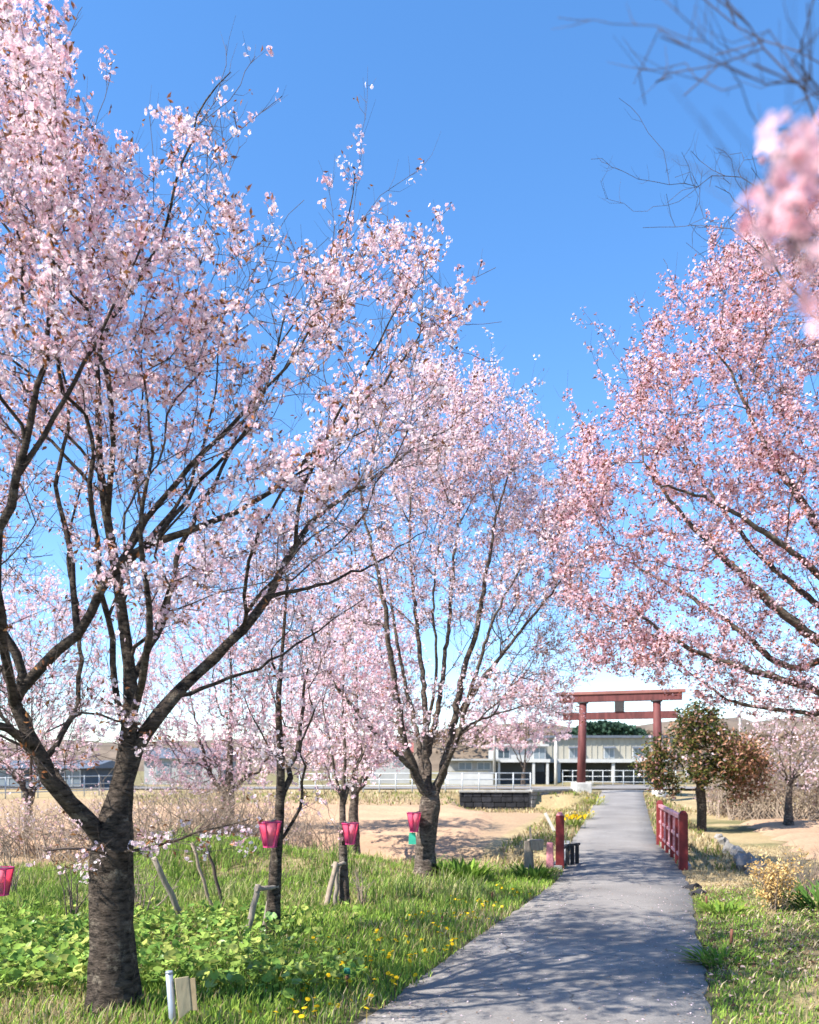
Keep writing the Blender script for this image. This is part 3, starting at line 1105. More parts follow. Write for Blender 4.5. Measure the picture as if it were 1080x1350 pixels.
# --- multi-stemmed tree in the middle
b = base_at(560, 1158, 14.3)
gd = [
    ([b] + L_([(561, 1120, 14.3), (563, 1085, 14.3), (568, 1055, 14.3)]), (0.1785, 0.17, 0.17, 0.1785)),
    (L_([(568, 1058, 14.3), (545, 1015, 14.1), (530, 960, 13.9), (520, 900, 13.7), (512, 840, 13.5), (500, 760, 13.3), (480, 680, 13.2), (470, 600, 13.2)]), (0.0814, 0.074, 0.0629, 0.0518, 0.0407, 0.0296, 0.0185, 0.0089)),
    (L_([(568, 1055, 14.3), (562, 1000, 14.4), (560, 930, 14.5), (552, 850, 14.6), (545, 770, 14.7), (540, 690, 14.8), (550, 600, 14.8)]), (0.074, 0.0629, 0.0518, 0.0407, 0.0296, 0.0192, 0.0089)),
    (L_([(570, 1055, 14.3), (588, 1000, 14.3), (598, 950, 14.3), (610, 890, 14.2), (628, 830, 14.1), (640, 760, 14.0), (655, 680, 13.9), (680, 600, 13.8)]), (0.0814, 0.074, 0.0629, 0.0518, 0.0407, 0.0311, 0.0192, 0.0089)),
    (L_([(562, 1000, 14.4), (580, 920, 14.9), (590, 840, 15.3), (597, 760, 15.6), (605, 680, 15.7), (610, 600, 15.8)]), (0.0592, 0.0481, 0.037, 0.0296, 0.0207, 0.0111)),
    (L_([(598, 950, 14.3), (640, 890, 14.0), (680, 840, 13.8), (720, 790, 13.6), (760, 740, 13.5)]), (0.0444, 0.0355, 0.0266, 0.0178, 0.0089)),
    (L_([(590, 985, 14.3), (620, 955, 14.6), (660, 940, 14.9), (710, 925, 15.1)]), (0.0333, 0.0252, 0.0163, 0.0089)),
    (L_([(545, 1015, 14.1), (490, 960, 13.6), (440, 900, 13.2), (410, 830, 12.9)]), (0.0518, 0.0407, 0.0296, 0.0148)),
    (L_([(575, 1040, 14.3), (600, 980, 13.8), (625, 900, 13.4), (650, 820, 13.1), (690, 740, 12.9)]), (0.0518, 0.0429, 0.0333, 0.0222, 0.0104)),
    (L_([(560, 1030, 14.3), (548, 960, 14.9), (530, 880, 15.3), (515, 790, 15.6), (500, 700, 15.8)]), (0.0518, 0.0429, 0.0333, 0.0222, 0.0104)),
    (L_([(565, 960, 14.5), (575, 880, 14.1), (572, 790, 13.8), (580, 700, 13.6)]), (0.037, 0.0311, 0.0222, 0.0104)),
]
gd += [[P(*a_, d_), P(*b_, d_), P(*c_, d_)] for a_, b_, c_, d_ in [((640, 600), (680, 540), (705, 505), 13.9), ((600, 600), (640, 520), (650, 465), 14.5), ((680, 620), (730, 585), (762, 560), 13.8), ((560, 560), (575, 490), (570, 440), 14.6), ((720, 700), (770, 660), (800, 640), 13.6), ((740, 760), (790, 760), (815, 770), 13.6)]]
crown = [(390, 620), (430, 540), (490, 500), (560, 480), (620, 480), (655, 500), (700, 545), (742, 590), (775, 640), (785, 715), (775, 790), (740, 850), (760, 900), (740, 940), (640, 930), (610, 900), (600, 840), (520, 830), (440, 850), (380, 900), (330, 930), (320, 860), (360, 740)]
low = [(600, 900), (760, 870), (770, 950), (690, 975), (610, 965)]
low2 = [(440, 900), (620, 900), (625, 985), (540, 1000), (440, 985)]
tg = np.concatenate((poly_targets(crown, 2050, 14.6, 2.5, rngT), poly_targets([(520, 620), (600, 560), (700, 600), (760, 680), (750, 780), (640, 800), (540, 760)], 450, 16.3, 1.0, rngT), poly_targets(low, 150, 14.3, 1.5, rngT), poly_targets([(640, 800), (760, 760), (800, 830), (770, 910), (680, 900)], 190, 14.2, 1.4, rngT), poly_targets(low2, 160, 14.0, 1.5, rngT)))
bloomM_ = bloom_px([(600, 600, 14.3, .62), (500, 620, 14.3, .6), (700, 680, 14.3, .6), (560, 800, 14.3, .3), (640, 820, 14.3, .28), (480, 800, 14, .4), (720, 800, 14, .55), (680, 930, 14.3, .75), (740, 850, 14.2, .95), (540, 940, 14, .5), (400, 850, 13.5, .5)])
bloomM = lambda c: bloomM_(c) * (.34 + .66 * sm(3.6, 5.4, c[:, 2])) * (.12 + 1.7 * sm(.38, .66, fbm(c[:, 0] + c[:, 1] * .4, c[:, 2], .8, 6)))
cherry('cherry_tree', 'cherry tree with several upright stems rising behind a green-tagged pink lantern', b, gd, tg, 22, R=.17, r0=.004, twigs=1.9, twig_len=(.12, .4), clusters=.98, per=(3, 5), fsize=.0215, detail=False,
       bloom=bloomM, leaf_p=.42, leaf_len=.055, bark='bark_grey', bf=.2, ang=1.1, wig=.012, spread=.055, thr=.012)

# --- right-hand row: trunks stand outside the picture, crowns reach in
b = np.array((8.3, 12.6, float(gz(8.3, 12.6)) - .06))
gd = [
    ([b, b + (0, 0, 1.1), b + (-.05, .05, 1.9)], (.19, .18, .18)),
    ([b + (-.05, .05, 1.8)] + L_([(1160, 900, 12.5), (1080, 845, 12.4), (1010, 790, 12.3), (960, 740, 12.2), (900, 680, 12.1), (850, 610, 12.0)]), (.10, .085, .07, .055, .042, .028, .012)),
    ([b + (-.05, .05, 1.9)] + L_([(1180, 820, 12.6), (1110, 740, 12.6), (1050, 650, 12.6), (1000, 570, 12.6), (960, 480, 12.6)]), (.10, .085, .07, .055, .035, .015)),
    ([b + (-.02, .05, 1.6)] + L_([(1150, 940, 12.4), (1060, 905, 12.1), (980, 880, 11.9), (900, 850, 11.7), (830, 800, 11.5)]), (.09, .07, .055, .042, .028, .012)),
    ([b + (-.02, .05, 1.8)] + L_([(1140, 870, 12.9), (1040, 880, 13.4), (960, 820, 13.7), (880, 770, 14), (810, 730, 14.2)]), (.08, .065, .05, .038, .025, .012)),
    ([b + (0, 0, 1.9)] + L_([(1200, 760, 12.6), (1170, 620, 12.6), (1130, 480, 12.6), (1090, 380, 12.6)]), (.1, .08, .055, .035, .015)),
    ([b + (0, 0, 1.8)] + L_([(1150, 860, 12.2), (1090, 770, 11.8), (1020, 710, 11.5), (940, 660, 11.3), (870, 640, 11.2)]), (.08, .065, .05, .038, .024, .012)),
    ([b + (0, 0, 1.7)] + L_([(1160, 880, 13.0), (1080, 800, 13.4), (1000, 730, 13.8), (930, 640, 14.0), (890, 560, 14.0)]), (.08, .065, .05, .038, .024, .012)),
    ([b + (0, 0, 1.6)] + L_([(1140, 950, 12.7), (1060, 940, 12.6), (970, 925, 12.6), (900, 880, 12.6)]), (.06, .05, .038, .026, .012)),
    ([b + (0, 0, 1.9)] + L_([(1300, 800, 12.4), (1360, 650, 12.2)]), (.09, .06, .03)),
]
gd += [[P(*a_, d_), P(*b_, d_), P(*c_, d_)] for a_, b_, c_, d_ in [((850, 560), (800, 500), (775, 455), 12.2), ((880, 500), (850, 430), (835, 385), 12.5), ((930, 450), (890, 380), (875, 340), 12.6), ((820, 620), (770, 560), (745, 520), 12.0), ((800, 700), (750, 690), (715, 670), 12.0), ((960, 420), (940, 340), (945, 290), 12.6), ((840, 520), (800, 450), (770, 410), 13.5)]]
crown = [(785, 530), (810, 495), (850, 430), (890, 385), (930, 345), (980, 300), (1060, 260), (1200, 230), (1400, 330), (1420, 700), (1300, 860), (1080, 880), (960, 850), (860, 860), (790, 850), (745, 790), (728, 700), (745, 620), (780, 560)]
low = [(800, 830), (1080, 860), (1140, 960), (1000, 950), (900, 910), (830, 890)]
tg = np.concatenate((poly_targets(crown, 2800, 12.7, 2.3, rngT), poly_targets(low, 260, 12.4, 1.5, rngT), poly_targets([(735, 770), (830, 800), (900, 870), (860, 905), (770, 880)], 170, 12.2, 1.2, rngT)))
bloomR_ = bloom_px([(950, 500, 12.6, .75), (850, 560, 12.6, .65), (1050, 420, 12.6, .8), (1040, 620, 12.6, .7), (850, 700, 12.6, .55), (950, 760, 12.5, .42), (1050, 800, 12.4, .32), (800, 800, 12.5, .45), (960, 880, 12.4, .6), (810, 850, 12.2, .85), (1250, 500, 12.6, .5)])
bloomR = lambda c: bloomR_(c) * (.5 + .5 * sm(2.8, 5.0, c[:, 2])) * (.45 + 1.35 * sm(.36, .66, fbm(c[:, 0] + c[:, 1] * .4, c[:, 2], .7, 6)))
cherry('cherry_tree', 'rose-pink cherry crown leaning in over the path opposite the old tree', b, gd, tg, 23, R=.19, r0=.004, twigs=1.7, twig_len=(.12, .38), clusters=.95, per=(3, 5), fsize=.0215, detail=False,
       bloom=bloomR, pinkp=(.36, .18, .08, .26, .14), tint=(.98, .9, .9), leaf_p=.7, leaf_cols=((.30, .10, .06), (.34, .14, .08), (.18, .07, .05)), leaf_len=.06, bark='bark_grey', bf=.16, ang=1.2, wig=.012, spread=.055, thr=.012)

# --- young staked trees
b = base_at(360, 1246, 8.45)
gd = [[b] + L_([(360, 1200, 8.45), (364, 1130, 8.45), (369, 1060, 8.45), (370, 1000, 8.45), (367, 930, 8.45), (372, 860, 8.45), (378, 780, 8.5), (384, 690, 8.5)]),
      L_([(366, 1120, 8.45), (385, 1082, 8.5), (410, 1060, 8.6), (435, 1040, 8.7)]),
      L_([(369, 1060, 8.45), (385, 1010, 8.6), (398, 950, 8.7), (405, 880, 8.8)]),
      L_([(370, 1010, 8.45), (345, 965, 8.3), (320, 920, 8.1), (300, 860, 8.0)]),
      L_([(385, 1082, 8.5), (400, 1050, 8.4), (405, 1010, 8.3)])]
tg = np.concatenate((poly_targets([(270, 960), (300, 840), (350, 720), (390, 660), (430, 740), (450, 850), (450, 970), (400, 1020), (330, 1010)], 420, 8.4, 1.0, rngT),
                     poly_targets([(380, 1020), (450, 1010), (450, 1070), (400, 1080)], 14, 8.5, .5, rngT)))
cherry('cherry_tree', 'slender dark young cherry tree tied to a crossbar between two stakes', b, gd, tg, 24, R=.08, r0=.003, twigs=1.3, clusters=.8, per=(3, 5), fsize=.0185, bloom=lambda c: np.full(len(c), .45), leaf_p=.25, wig=.016, flare=1.15,
       pinkp=(.35, .3, .15, .2, .1))

b = base_at(455, 1205, 10.9)
gd = [[b] + L_([(453, 1150, 10.9), (452, 1090, 10.9), (452, 1050, 10.9), (455, 1000, 10.9), (452, 930, 10.9), (455, 860, 10.9)]),
      L_([(452, 1055, 10.9), (440, 1010, 10.7), (430, 950, 10.6), (420, 900, 10.5)]),
      L_([(453, 1060, 10.9), (470, 1010, 11.0), (482, 960, 11.2), (490, 900, 11.4)]),
      L_([(452, 1120, 10.9), (436, 1075, 10.7), (424, 1030, 10.6)])]
tg = poly_targets([(390, 1000), (400, 900), (430, 820), (480, 820), (520, 900), (525, 990), (480, 1040), (420, 1040)], 380, 10.9, .9, rngT)
cherry('cherry_tree', 'slender pale young cherry tree leaning on a light split stake', b, gd, tg, 25, R=.07, r0=.003, twigs=1.4, clusters=.85, per=(3, 5), fsize=.022, detail=False, bloom=lambda c: np.full(len(c), .5), leaf_p=.15, bark='bark_grey', twigmat='twig_pale', flare=1.15,
       pinkp=(.35, .25, .1, .3, .15))

# --- further trees on the left, beyond the mound
def back_tree(px, py, d, crown, seed, label, R=.2, n=620, bloomv=.55, split=1045, twigmat='twig', fs=.034, pinkp=(.35, .25, .12, .2, .08), tint=None, leafp=.15):
    b = base_at(px, py, d)
    r = np.random.default_rng(seed)
    cx = np.mean([c[0] for c in crown])
    top = min(c[1] for c in crown)
    gd = [[b] + L_([(px, (py + split) / 2, d), (px + 2, split, d), (px + 4, (split + top) / 2, d), (cx, top + 40, d)])]
    for s in (-1, 1, -.5, .6):
        gd.append(L_([(px + 1, split + 8, d), (px + 26 * s, split - 35, d + r.uniform(-.6, .6)), (px + 60 * s, (split + top) / 2, d + r.uniform(-1.2, 1.2))]))
    tg = poly_targets(crown, n, d, 2.2, r)
    return cherry('cherry_tree', label, b, gd, tg, seed, R=R, r0=.006, twigs=1.5, twig_len=(.2, .6), clusters=.8, per=(3, 5), fsize=fs, detail=False, bloom=lambda c: np.full(len(c), bloomv), leaf_p=leafp, leaf_len=.07,
                  bark='bark_grey', twigmat=twigmat, spread=.07, thr=.02, wig=.03, pinkp=pinkp, tint=tint)


back_tree(466, 1100, 20.5, [(380, 960), (400, 860), (440, 800), (500, 790), (550, 850), (560, 950), (530, 1010), (400, 1010)], 31, 'stout grey-trunked cherry tree at the field edge behind the mound')
back_tree(300, 1100, 25, [(180, 1010), (170, 880), (200, 770), (250, 700), (330, 690), (390, 760), (410, 880), (400, 990), (350, 1040), (230, 1050)], 32, 'dark-stemmed cherry tree far behind the leaning sticks', R=.32, n=1250, bloomv=.42)
back_tree(38, 1085, 22, [(-120, 1000), (-100, 850), (-10, 750), (80, 760), (140, 860), (150, 960), (120, 1010), (40, 1020)], 33, 'thin pale-trunked cherry tree standing before the blue-roofed house', R=.14, n=700, bloomv=.4)
back_tree(690, 1046, 60, [(600, 985), (610, 930), (660, 890), (730, 880), (760, 930), (750, 975), (690, 990)], 34, 'distant cherry tree behind the pipe fence by the storehouse', R=.2, n=420, bloomv=.7, split=1005, fs=.05)
back_tree(1040, 1078, 31, [(960, 1010), (975, 950), (1030, 910), (1110, 900), (1170, 950), (1160, 1030), (1060, 1040)], 35, 'low cherry tree with pale trunk at the back of the right field', R=.2, n=480, bloomv=.22, leafp=.5, split=1030, twigmat='twig_pale')

# --- bare-twigged tree standing just outside the right edge, boughs hanging close to the camera
b = np.array((3.3, 3.0, float(gz(3.3, 3.0)) - .06))
gd = [[b, b + (0, 0, 1.2), b + (-.05, .05, 2.0)],
      [b + (-.05, .05, 2.0)] + L_([(1220, 420, 1.8), (1120, 300, 1.2), (1080, 250, 1.15), (1040, 212, 1.2), (1005, 170, 1.5), (970, 110, 1.45), (930, 50, 1.4), (895, 0, 1.4), (860, -60, 1.4)]),
      L_([(930, 50, 1.4), (860, 45, 1.5), (790, 35, 1.6), (735, 0, 1.7)]),
      L_([(980, 125, 1.46), (930, 90, 1.6), (880, 85, 1.75), (840, 110, 1.9)]),
      [b + (-.05, .05, 1.9)] + L_([(1200, 400, 3.98), (1110, 330, 4.4), (1040, 290, 4.69), (1000, 250, 4.83), (955, 230, 4.97), (922, 243, 4.97), (885, 238, 4.97), (840, 235, 5.04), (805, 220, 5.11), (780, 205, 5.11)]),
      L_([(887, 238, 4.97), (868, 200, 4.97), (842, 150, 4.97), (818, 128, 4.97)]),
      L_([(922, 243, 4.97), (898, 266, 4.9), (860, 274, 4.83), (840, 280, 4.83), (805, 265, 4.83), (792, 240, 4.83)]),
      [b + (-.02, .05, 1.7)] + L_([(1180, 520, 3.98), (1085, 430, 4.26), (1060, 400, 4.4), (1020, 350, 4.54), (985, 320, 4.54), (940, 300, 4.69), (890, 295, 4.83), (850, 300, 4.83)]),
      L_([(1020, 350, 4.54), (990, 360, 4.4), (955, 385, 4.26), (925, 420, 4.26)]),
      L_([(1060, 400, 4.4), (1040, 440, 4.26), (1030, 490, 4.12), (1010, 520, 4.12)]),
      [b + (0, 0, 1.9)] + L_([(1300, 250, 2.2), (1400, 50, 2.2)])]
tg = np.concatenate((poly_targets([(960, 60), (1090, -40), (1200, 60), (1200, 300), (1080, 250), (1010, 200)], 60, 1.5, .25, rngT), poly_targets([(990, 260), (1015, 205), (1090, 170), (1200, 200), (1240, 400), (1090, 370), (1005, 330)], 150, .8, .1, rngT),
                     poly_targets([(800, -60), (960, -60), (960, 100), (850, 150)], 22, 1.6, .2, rngT),
                     poly_targets([(860, 180), (1000, 200), (1100, 300), (1100, 420), (1000, 420), (930, 360), (880, 300)], 110, 4.7, .5, rngT),
                     poly_targets([(930, 380), (1100, 380), (1100, 560), (1010, 540)], 50, 4.3, .4, rngT)))
def bloomN(c):
    qx, qy = c[:, 0] / c[:, 1] * FPX + 540, (EYE - c[:, 2]) / c[:, 1] * FPX + HORIZON
    return np.where((c[:, 1] < 2.0) & (qy > 190), .42 * sm(965, 1040, qx), .0)

cherry('cherry_tree', 'bare-twigged cherry bough hanging close in from beyond the right side', b, gd, tg, 26, R=.075, r0=.0016, twigs=1.3, twig_len=(.05, .16), clusters=.8, per=(4, 7), fsize=.0115, tint=(.96, .76, .79), spread=.022, bloom=bloomN, leaf_p=.02,
       twigmat='twig_bare', thr=.009, wig=.012, step=.12)


# ---------------------------------------------------------------- ground vegetation
def blades(name, n, region, dens, h, w, cols, seed, lean=.45, label=None, parent=None):
    """Grass: each blade is a bent three-section strip standing on the ground."""
    rng = np.random.default_rng(seed)
    x0, x1, y0, y1 = region
    m = int(n * 2.4)
    # more blades close by
    t = rng.random(m)
    y = y0 * (y1 / y0) ** t
    x = rng.uniform(x0, x1, m)
    vis = (np.abs(x) < y * .56 + 1.2)
    p = dens(x, y) * vis
    k = rng.random(m) < p
    x, y = x[k][:n], y[k][:n]
    n = len(x)
    z = gz(x, y) - .01
    hh = h * rng.uniform(.45, 1.35, n) * (.6 + .8 * fbm(x, y, .7, 71))
    a = rng.uniform(0, 2 * PI, n)
    ld = np.stack((np.cos(a), np.sin(a), np.zeros(n)), 1)
    sd = np.stack((-np.sin(a + .6), np.cos(a + .6), np.zeros(n)), 1)
    le = lean * rng.uniform(.2, 1.6, n) * hh
    ww = w * rng.uniform(.7, 1.4, n) * (.8 + y * .06)
    b = np.stack((x, y, z), 1)
    m_ = b + ld * (le * .35)[:, None] + np.array((0, 0, 1.)) * (hh * .6)[:, None]
    t_ = b + ld * le[:, None] + np.array((0, 0, 1.)) * (hh * .95)[:, None]
    V = np.stack((b - sd * ww[:, None] * .5, b + sd * ww[:, None] * .5, m_ - sd * ww[:, None] * .4, m_ + sd * ww[:, None] * .4, t_), 1).reshape(-1, 3)
    i = np.arange(n)[:, None] * 5
    F4 = i + np.array([[0, 1, 3, 2]])
    F3 = i + np.array([[2, 3, 4]])
    cols = np.array(cols)
    patch = fbm(x, y, 1.4, 73)
    ci = np.clip((patch + .35 * rng.standard_normal(n) * .6) * len(cols), 0, len(cols) - 1).astype(int)
    c = cols[ci] * rng.uniform(.7, 1.3, (n, 1))
    o = link(name, np_mesh(name, V, [F4, F3], M['grass'], np.clip(np.repeat(c, 5, 0), 0, .9)), parent, kind='stuff')
    if label:
        o['label'] = label
    return o


def off_path(x, y, a=1.13, b=1.27):
    return sm(a, b, np.abs(lane(x, y)) + .12 * (noise2(x, y, .3, 77) - .5))


GREENS = [(.32, .40, .08), (.21, .32, .055), (.15, .26, .045), (.25, .35, .06), (.12, .2, .04), (.36, .40, .11)]
DRY = [(.45, .36, .2), (.36, .27, .14), (.5, .41, .25), (.28, .2, .11)]
blades('grass', 88000, (-9, 4.5, 3.6, 17.5), lambda x, y: (lane(x, y) < 0) * off_path(x, y) * (.15 + .85 * green_mask(x, y)), .095, .008, GREENS, 41, label='fresh green grass on the left of the path')
blades('dry_grass', 30000, (-9, 4.5, 4.5, 20), lambda x, y: (lane(x, y) < 0) * off_path(x, y) * (.18 + .8 * sm(.5, .66, fbm(x, y, 1.1, 14))), .11, .006, DRY, 42, label='straw-coloured dead grass among the green on the left')
blades('tall_grass', 8500, (-7, 1.2, 9.5, 16.5), lambda x, y: (lane(x, y) < -1.6) * sm(.5, .6, fbm(x, y, .7, 17)), .26, .008, [(.16, .24, .05), (.12, .2, .04), (.24, .3, .08), (.4, .36, .18)], 47, label='taller tufted grass on the low mound')
blades('verge_grass', 40000, (1.2, 9, 3.6, 15), lambda x, y: (lane(x, y) > 0) * off_path(x, y) * green_mask(x, y), .05, .008, GREENS, 43, label='short green grass on the right verge')
blades('dry_verge_grass', 26000, (1.2, 12, 3.6, 24), lambda x, y: (lane(x, y) > 0) * off_path(x, y) * (.25 + .75 * (1 - green_mask(x, y))), .07, .008, DRY, 44, .9, label='dry flattened grass on the right verge and ditch bank')
blades('bank_grass', 24000, (-14, 14, 17, 46), lambda x, y: off_path(x, y) * ((np.abs(lane(x, y)) < 3.0) * .9 + (y > 38) * .6), .16, .014, DRY + [(.2, .24, .06), (.16, .2, .05)], 45, label='pale grass along the field banks')


# --- fallen brown leaves and petals
rng = np.random.default_rng(46)
n = 16000
d = 4.5 * (14 / 4.5) ** rng.random(n)
off_ = np.where(rng.random(n) < .7, rng.uniform(1.25, 5, n), -rng.uniform(1.25, 6, n))
x = path_at(d)[0] + off_
k = rng.random(n) < np.where(off_ > 0, .15 + .85 * sm(.42, .58, fbm(x, d, 1.3, 55)), .25)
x, d = x[k], d[k]
C = np.stack((x, d, gz(x, d) + rng.uniform(.005, .03, len(x))), 1)
lc = np.array(((.12, .07, .045), (.2, .12, .07), (.07, .045, .035), (.34, .24, .15), (.5, .36, .33)))[rng.integers(0, 5, len(x))]
V, F, K = leaves(C, rand_dirs(len(x), rng) * .5 + (0, 0, .8), rng.uniform(.025, .06, len(x)), lc, rng, .55)
tag(link('leaf_litter', np_mesh('leaf_litter', V, F, M['leaf'], K), kind='stuff'), 'fallen brown leaves and petals on the verges')

n = 1500
d = 4.6 * (18 / 4.6) ** rng.random(n)
cxp, czp = path_at(d)
u = rng.uniform(-1, 1, n)
u = np.sign(u) * np.abs(u) ** .6
C = np.stack((cxp + u * 1.17, d, czp + .024), 1)
lc = np.array(((.8, .62, .66), (.55, .42, .4), (.3, .2, .13), (.2, .13, .09)))[rng.integers(0, 4, n)]
V, F, K = leaves(C, rand_dirs(n, rng) * .12 + (0, 0, 1), rng.uniform(.012, .028, n), lc, rng, .6)
tag(link('fallen_petal_scatter', np_mesh('fallen_petal_scatter', V, F, M['leaf'], K), kind='stuff'), 'fallen petals and leaf bits lying on the asphalt path')

# --- broad-leaved ground cover under the old tree
def broad_leaf_mesh(seed):
    r = np.random.default_rng(seed)
    k = 11
    a = np.linspace(.28, 2 * PI - .28, k)
    rad = (.86 + .14 * np.cos(a * 2)) * (1 + .07 * r.standard_normal(k))
    V = [(0, 0, 0)]
    for ai, ri in zip(a, rad):
        V.append((-ri * math.cos(ai), ri * math.sin(ai), .16 * ri ** 2 + .05 * r.standard_normal()))
    V += [(-.5 * math.cos(ai) * ri, .5 * math.sin(ai) * ri, .02) for ai, ri in zip(a, rad)]
    F = []
    for i in range(k - 1):
        F += [(0, 1 + k + i, 2 + k + i), (1 + k + i, 1 + i, 2 + i), (1 + k + i, 2 + i, 2 + k + i)]
    # stalk
    n = len(V)
    V += [(-.03, 0, 0), (.03, 0, 0), (.0, .04, -2.0), (0.02, -.02, -2.0)]
    F += [(n, n + 1, n + 2), (n + 1, n + 3, n + 2)]
    return np.array(V) , F


leaf_meshes = []
for s in range(5):
    V, F = broad_leaf_mesh(300 + s)
    me = bpy.data.meshes.new('leaf')
    me.from_pydata([tuple(v) for v in V], [], F)
    me.materials.append(M['cover'])
    leaf_meshes.append(me)

rng = np.random.default_rng(51)
cover = empty('leafy_ground_cover', (-1.8, 7.5, float(gz(-1.8, 7.5))), 'patch of broad round-leaved green plants around the old tree', 'plant')
cand = []
while len(cand) < 2900:
    px, d = rng.uniform(-30, 640), rng.uniform(5.6, 10.2)
    x = (px - 540) / FPX * d
    o = float(lane(x, d))
    if o > -1.5:
        continue
    dens = float(sm(.33, .5, fbm(np.array([x]), np.array([d]), 1.2, 91))[0])
    edge = 1 - float(sm(8.6, 10.2, d + (px - 250) * .001))
    if abs(x + 1.91) < .25 and abs(d - 5.3) < .3:
        continue
    if rng.random() < dens * edge * (1 if px < 470 else .3):
        cand.append((x, d))
cand.sort(key=lambda c: c[1])
rest_V, rest_F, rest_c, nv = [], [], [], 0
for i, (x, d) in enumerate(cand):
    s = rng.choice((.55, .8, 1.0)) * rng.uniform(.03, .07)
    hgt = rng.uniform(.05, .22)
    tilt = (rng.normal(0, .45), rng.normal(0, .45) - .15, rng.uniform(0, 2 * PI))
    z = float(gz(x, d))
    if i % 8 == 0 and i // 8 < 300:
        o = bpy.data.objects.new('leaf', leaf_meshes[i % 5])
        COL.objects.link(o)
        o.parent = cover
        o.location = Vector((x, d, z + hgt)) - cover.location
        o.rotation_euler = tilt
        o.scale = (s, s, hgt / 2.0)
    else:
        V, F = broad_leaf_mesh(300 + i % 5)
        V = V * (s, s, hgt / 2.0)
        cx_, sx_ = math.cos(tilt[0]), math.sin(tilt[0])
        cy_, sy_ = math.cos(tilt[1]), math.sin(tilt[1])
        cz_, sz_ = math.cos(tilt[2]), math.sin(tilt[2])
        Rm = np.array(((cz_, -sz_, 0), (sz_, cz_, 0), (0, 0, 1))) @ np.array(((cy_, 0, sy_), (0, 1, 0), (-sy_, 0, cy_))) @ np.array(((1, 0, 0), (0, cx_, -sx_), (0, sx_, cx_)))
        V = V @ Rm.T + (x, d, z + hgt)
        rest_V.append(V)
        rest_F.append(np.array(F) + nv)
        nv += len(V)
        c = np.array(((.2, .3, .06), (.26, .36, .08), (.13, .23, .05), (.34, .38, .1))[rng.integers(0, 4)]) * rng.uniform(.75, 1.25)
        rest_c.append(np.repeat(c[None], len(V), 0))
link('smaller_leaf_growth', np_mesh('smaller_leaf_growth', np.concatenate(rest_V), np.concatenate(rest_F), M['grass'], np.concatenate(rest_c)), cover, kind='stuff')


# --- yellow wildflowers along the verge
def dandelion_head(seed):
    r = np.random.default_rng(seed)
    N = np.array((r.normal(0, .3), r.normal(-.3, .3), 1.0)); N /= np.linalg.norm(N)
    u = np.cross(N, (1, 0, 0)); u /= np.linalg.norm(u); w = np.cross(N, u)
    R = .02
    V = [N * .008] + [R * (math.cos(a) * u + math.sin(a) * w) for a in np.arange(8) * PI / 4] + [np.array((.003, 0, -.14)), np.array((-.003, 0, -.14))]
    F = [(0, 1 + i, 1 + (i + 1) % 8) for i in range(8)] + [(0, 9, 10)]
    K = [(.75, .48, .02)] * 9 + [(.14, .2, .05)] * 2
    return np_mesh('flower_head', np.array(V), np.array(F), M['leaf'], np.array(K))


dm = [dandelion_head(400 + i) for i in range(4)]
rngD = random.Random(4)
spots = [(440, 1300), (470, 1278), (500, 1262), (520, 1290), (546, 1245), (556, 1212), (560, 1206), (575, 1230), (420, 1318), (610, 1210), (640, 1195), (590, 1250), (505, 1240), (450, 1262), (380, 1335), (535, 1215), (628, 1178), (665, 1175), (600, 1192), (484, 1312), (430, 1240), (590, 1152), (410, 1345), (455, 1330), (530, 1268), (565, 1258), (600, 1232), (625, 1215), (655, 1198), (680, 1180), (500, 1300), (395, 1300)]
for i, (px, py) in enumerate(spots):
    d = 8.0
    for _ in range(12):
        x = (px - 540) / FPX * d
        d = (EYE - float(gz(x, d)) - .05) / ((py - HORIZON) / FPX)
    x = (px - 540) / FPX * d
    z = float(gz(x, d))
    o = empty('dandelion', (x, d, z), 'small clump of yellow dandelions in the grass left of the path', 'flower', 'yellow dandelion clumps on the verge')
    for k in range(rngD.randint(3, 8)):
        h_ = bpy.data.objects.new('flower_head', dm[k % 4])
        COL.objects.link(h_)
        h_.parent = o
        h_.location = (rngD.gauss(0, .1), rngD.gauss(0, .1), rngD.uniform(.06, .13))
        h_.rotation_euler = (0, 0, rngD.uniform(0, 6.3))


def ground_hit(px, py):
    """Depth at which the ground shows at this pixel."""
    d = 1.5
    for d in np.arange(2.0, 90.0, .05):
        x = (px - 540) / FPX * d
        if EYE - (py - HORIZON) / FPX * d <= float(gz(x, d)):
            return d
    return 60.0


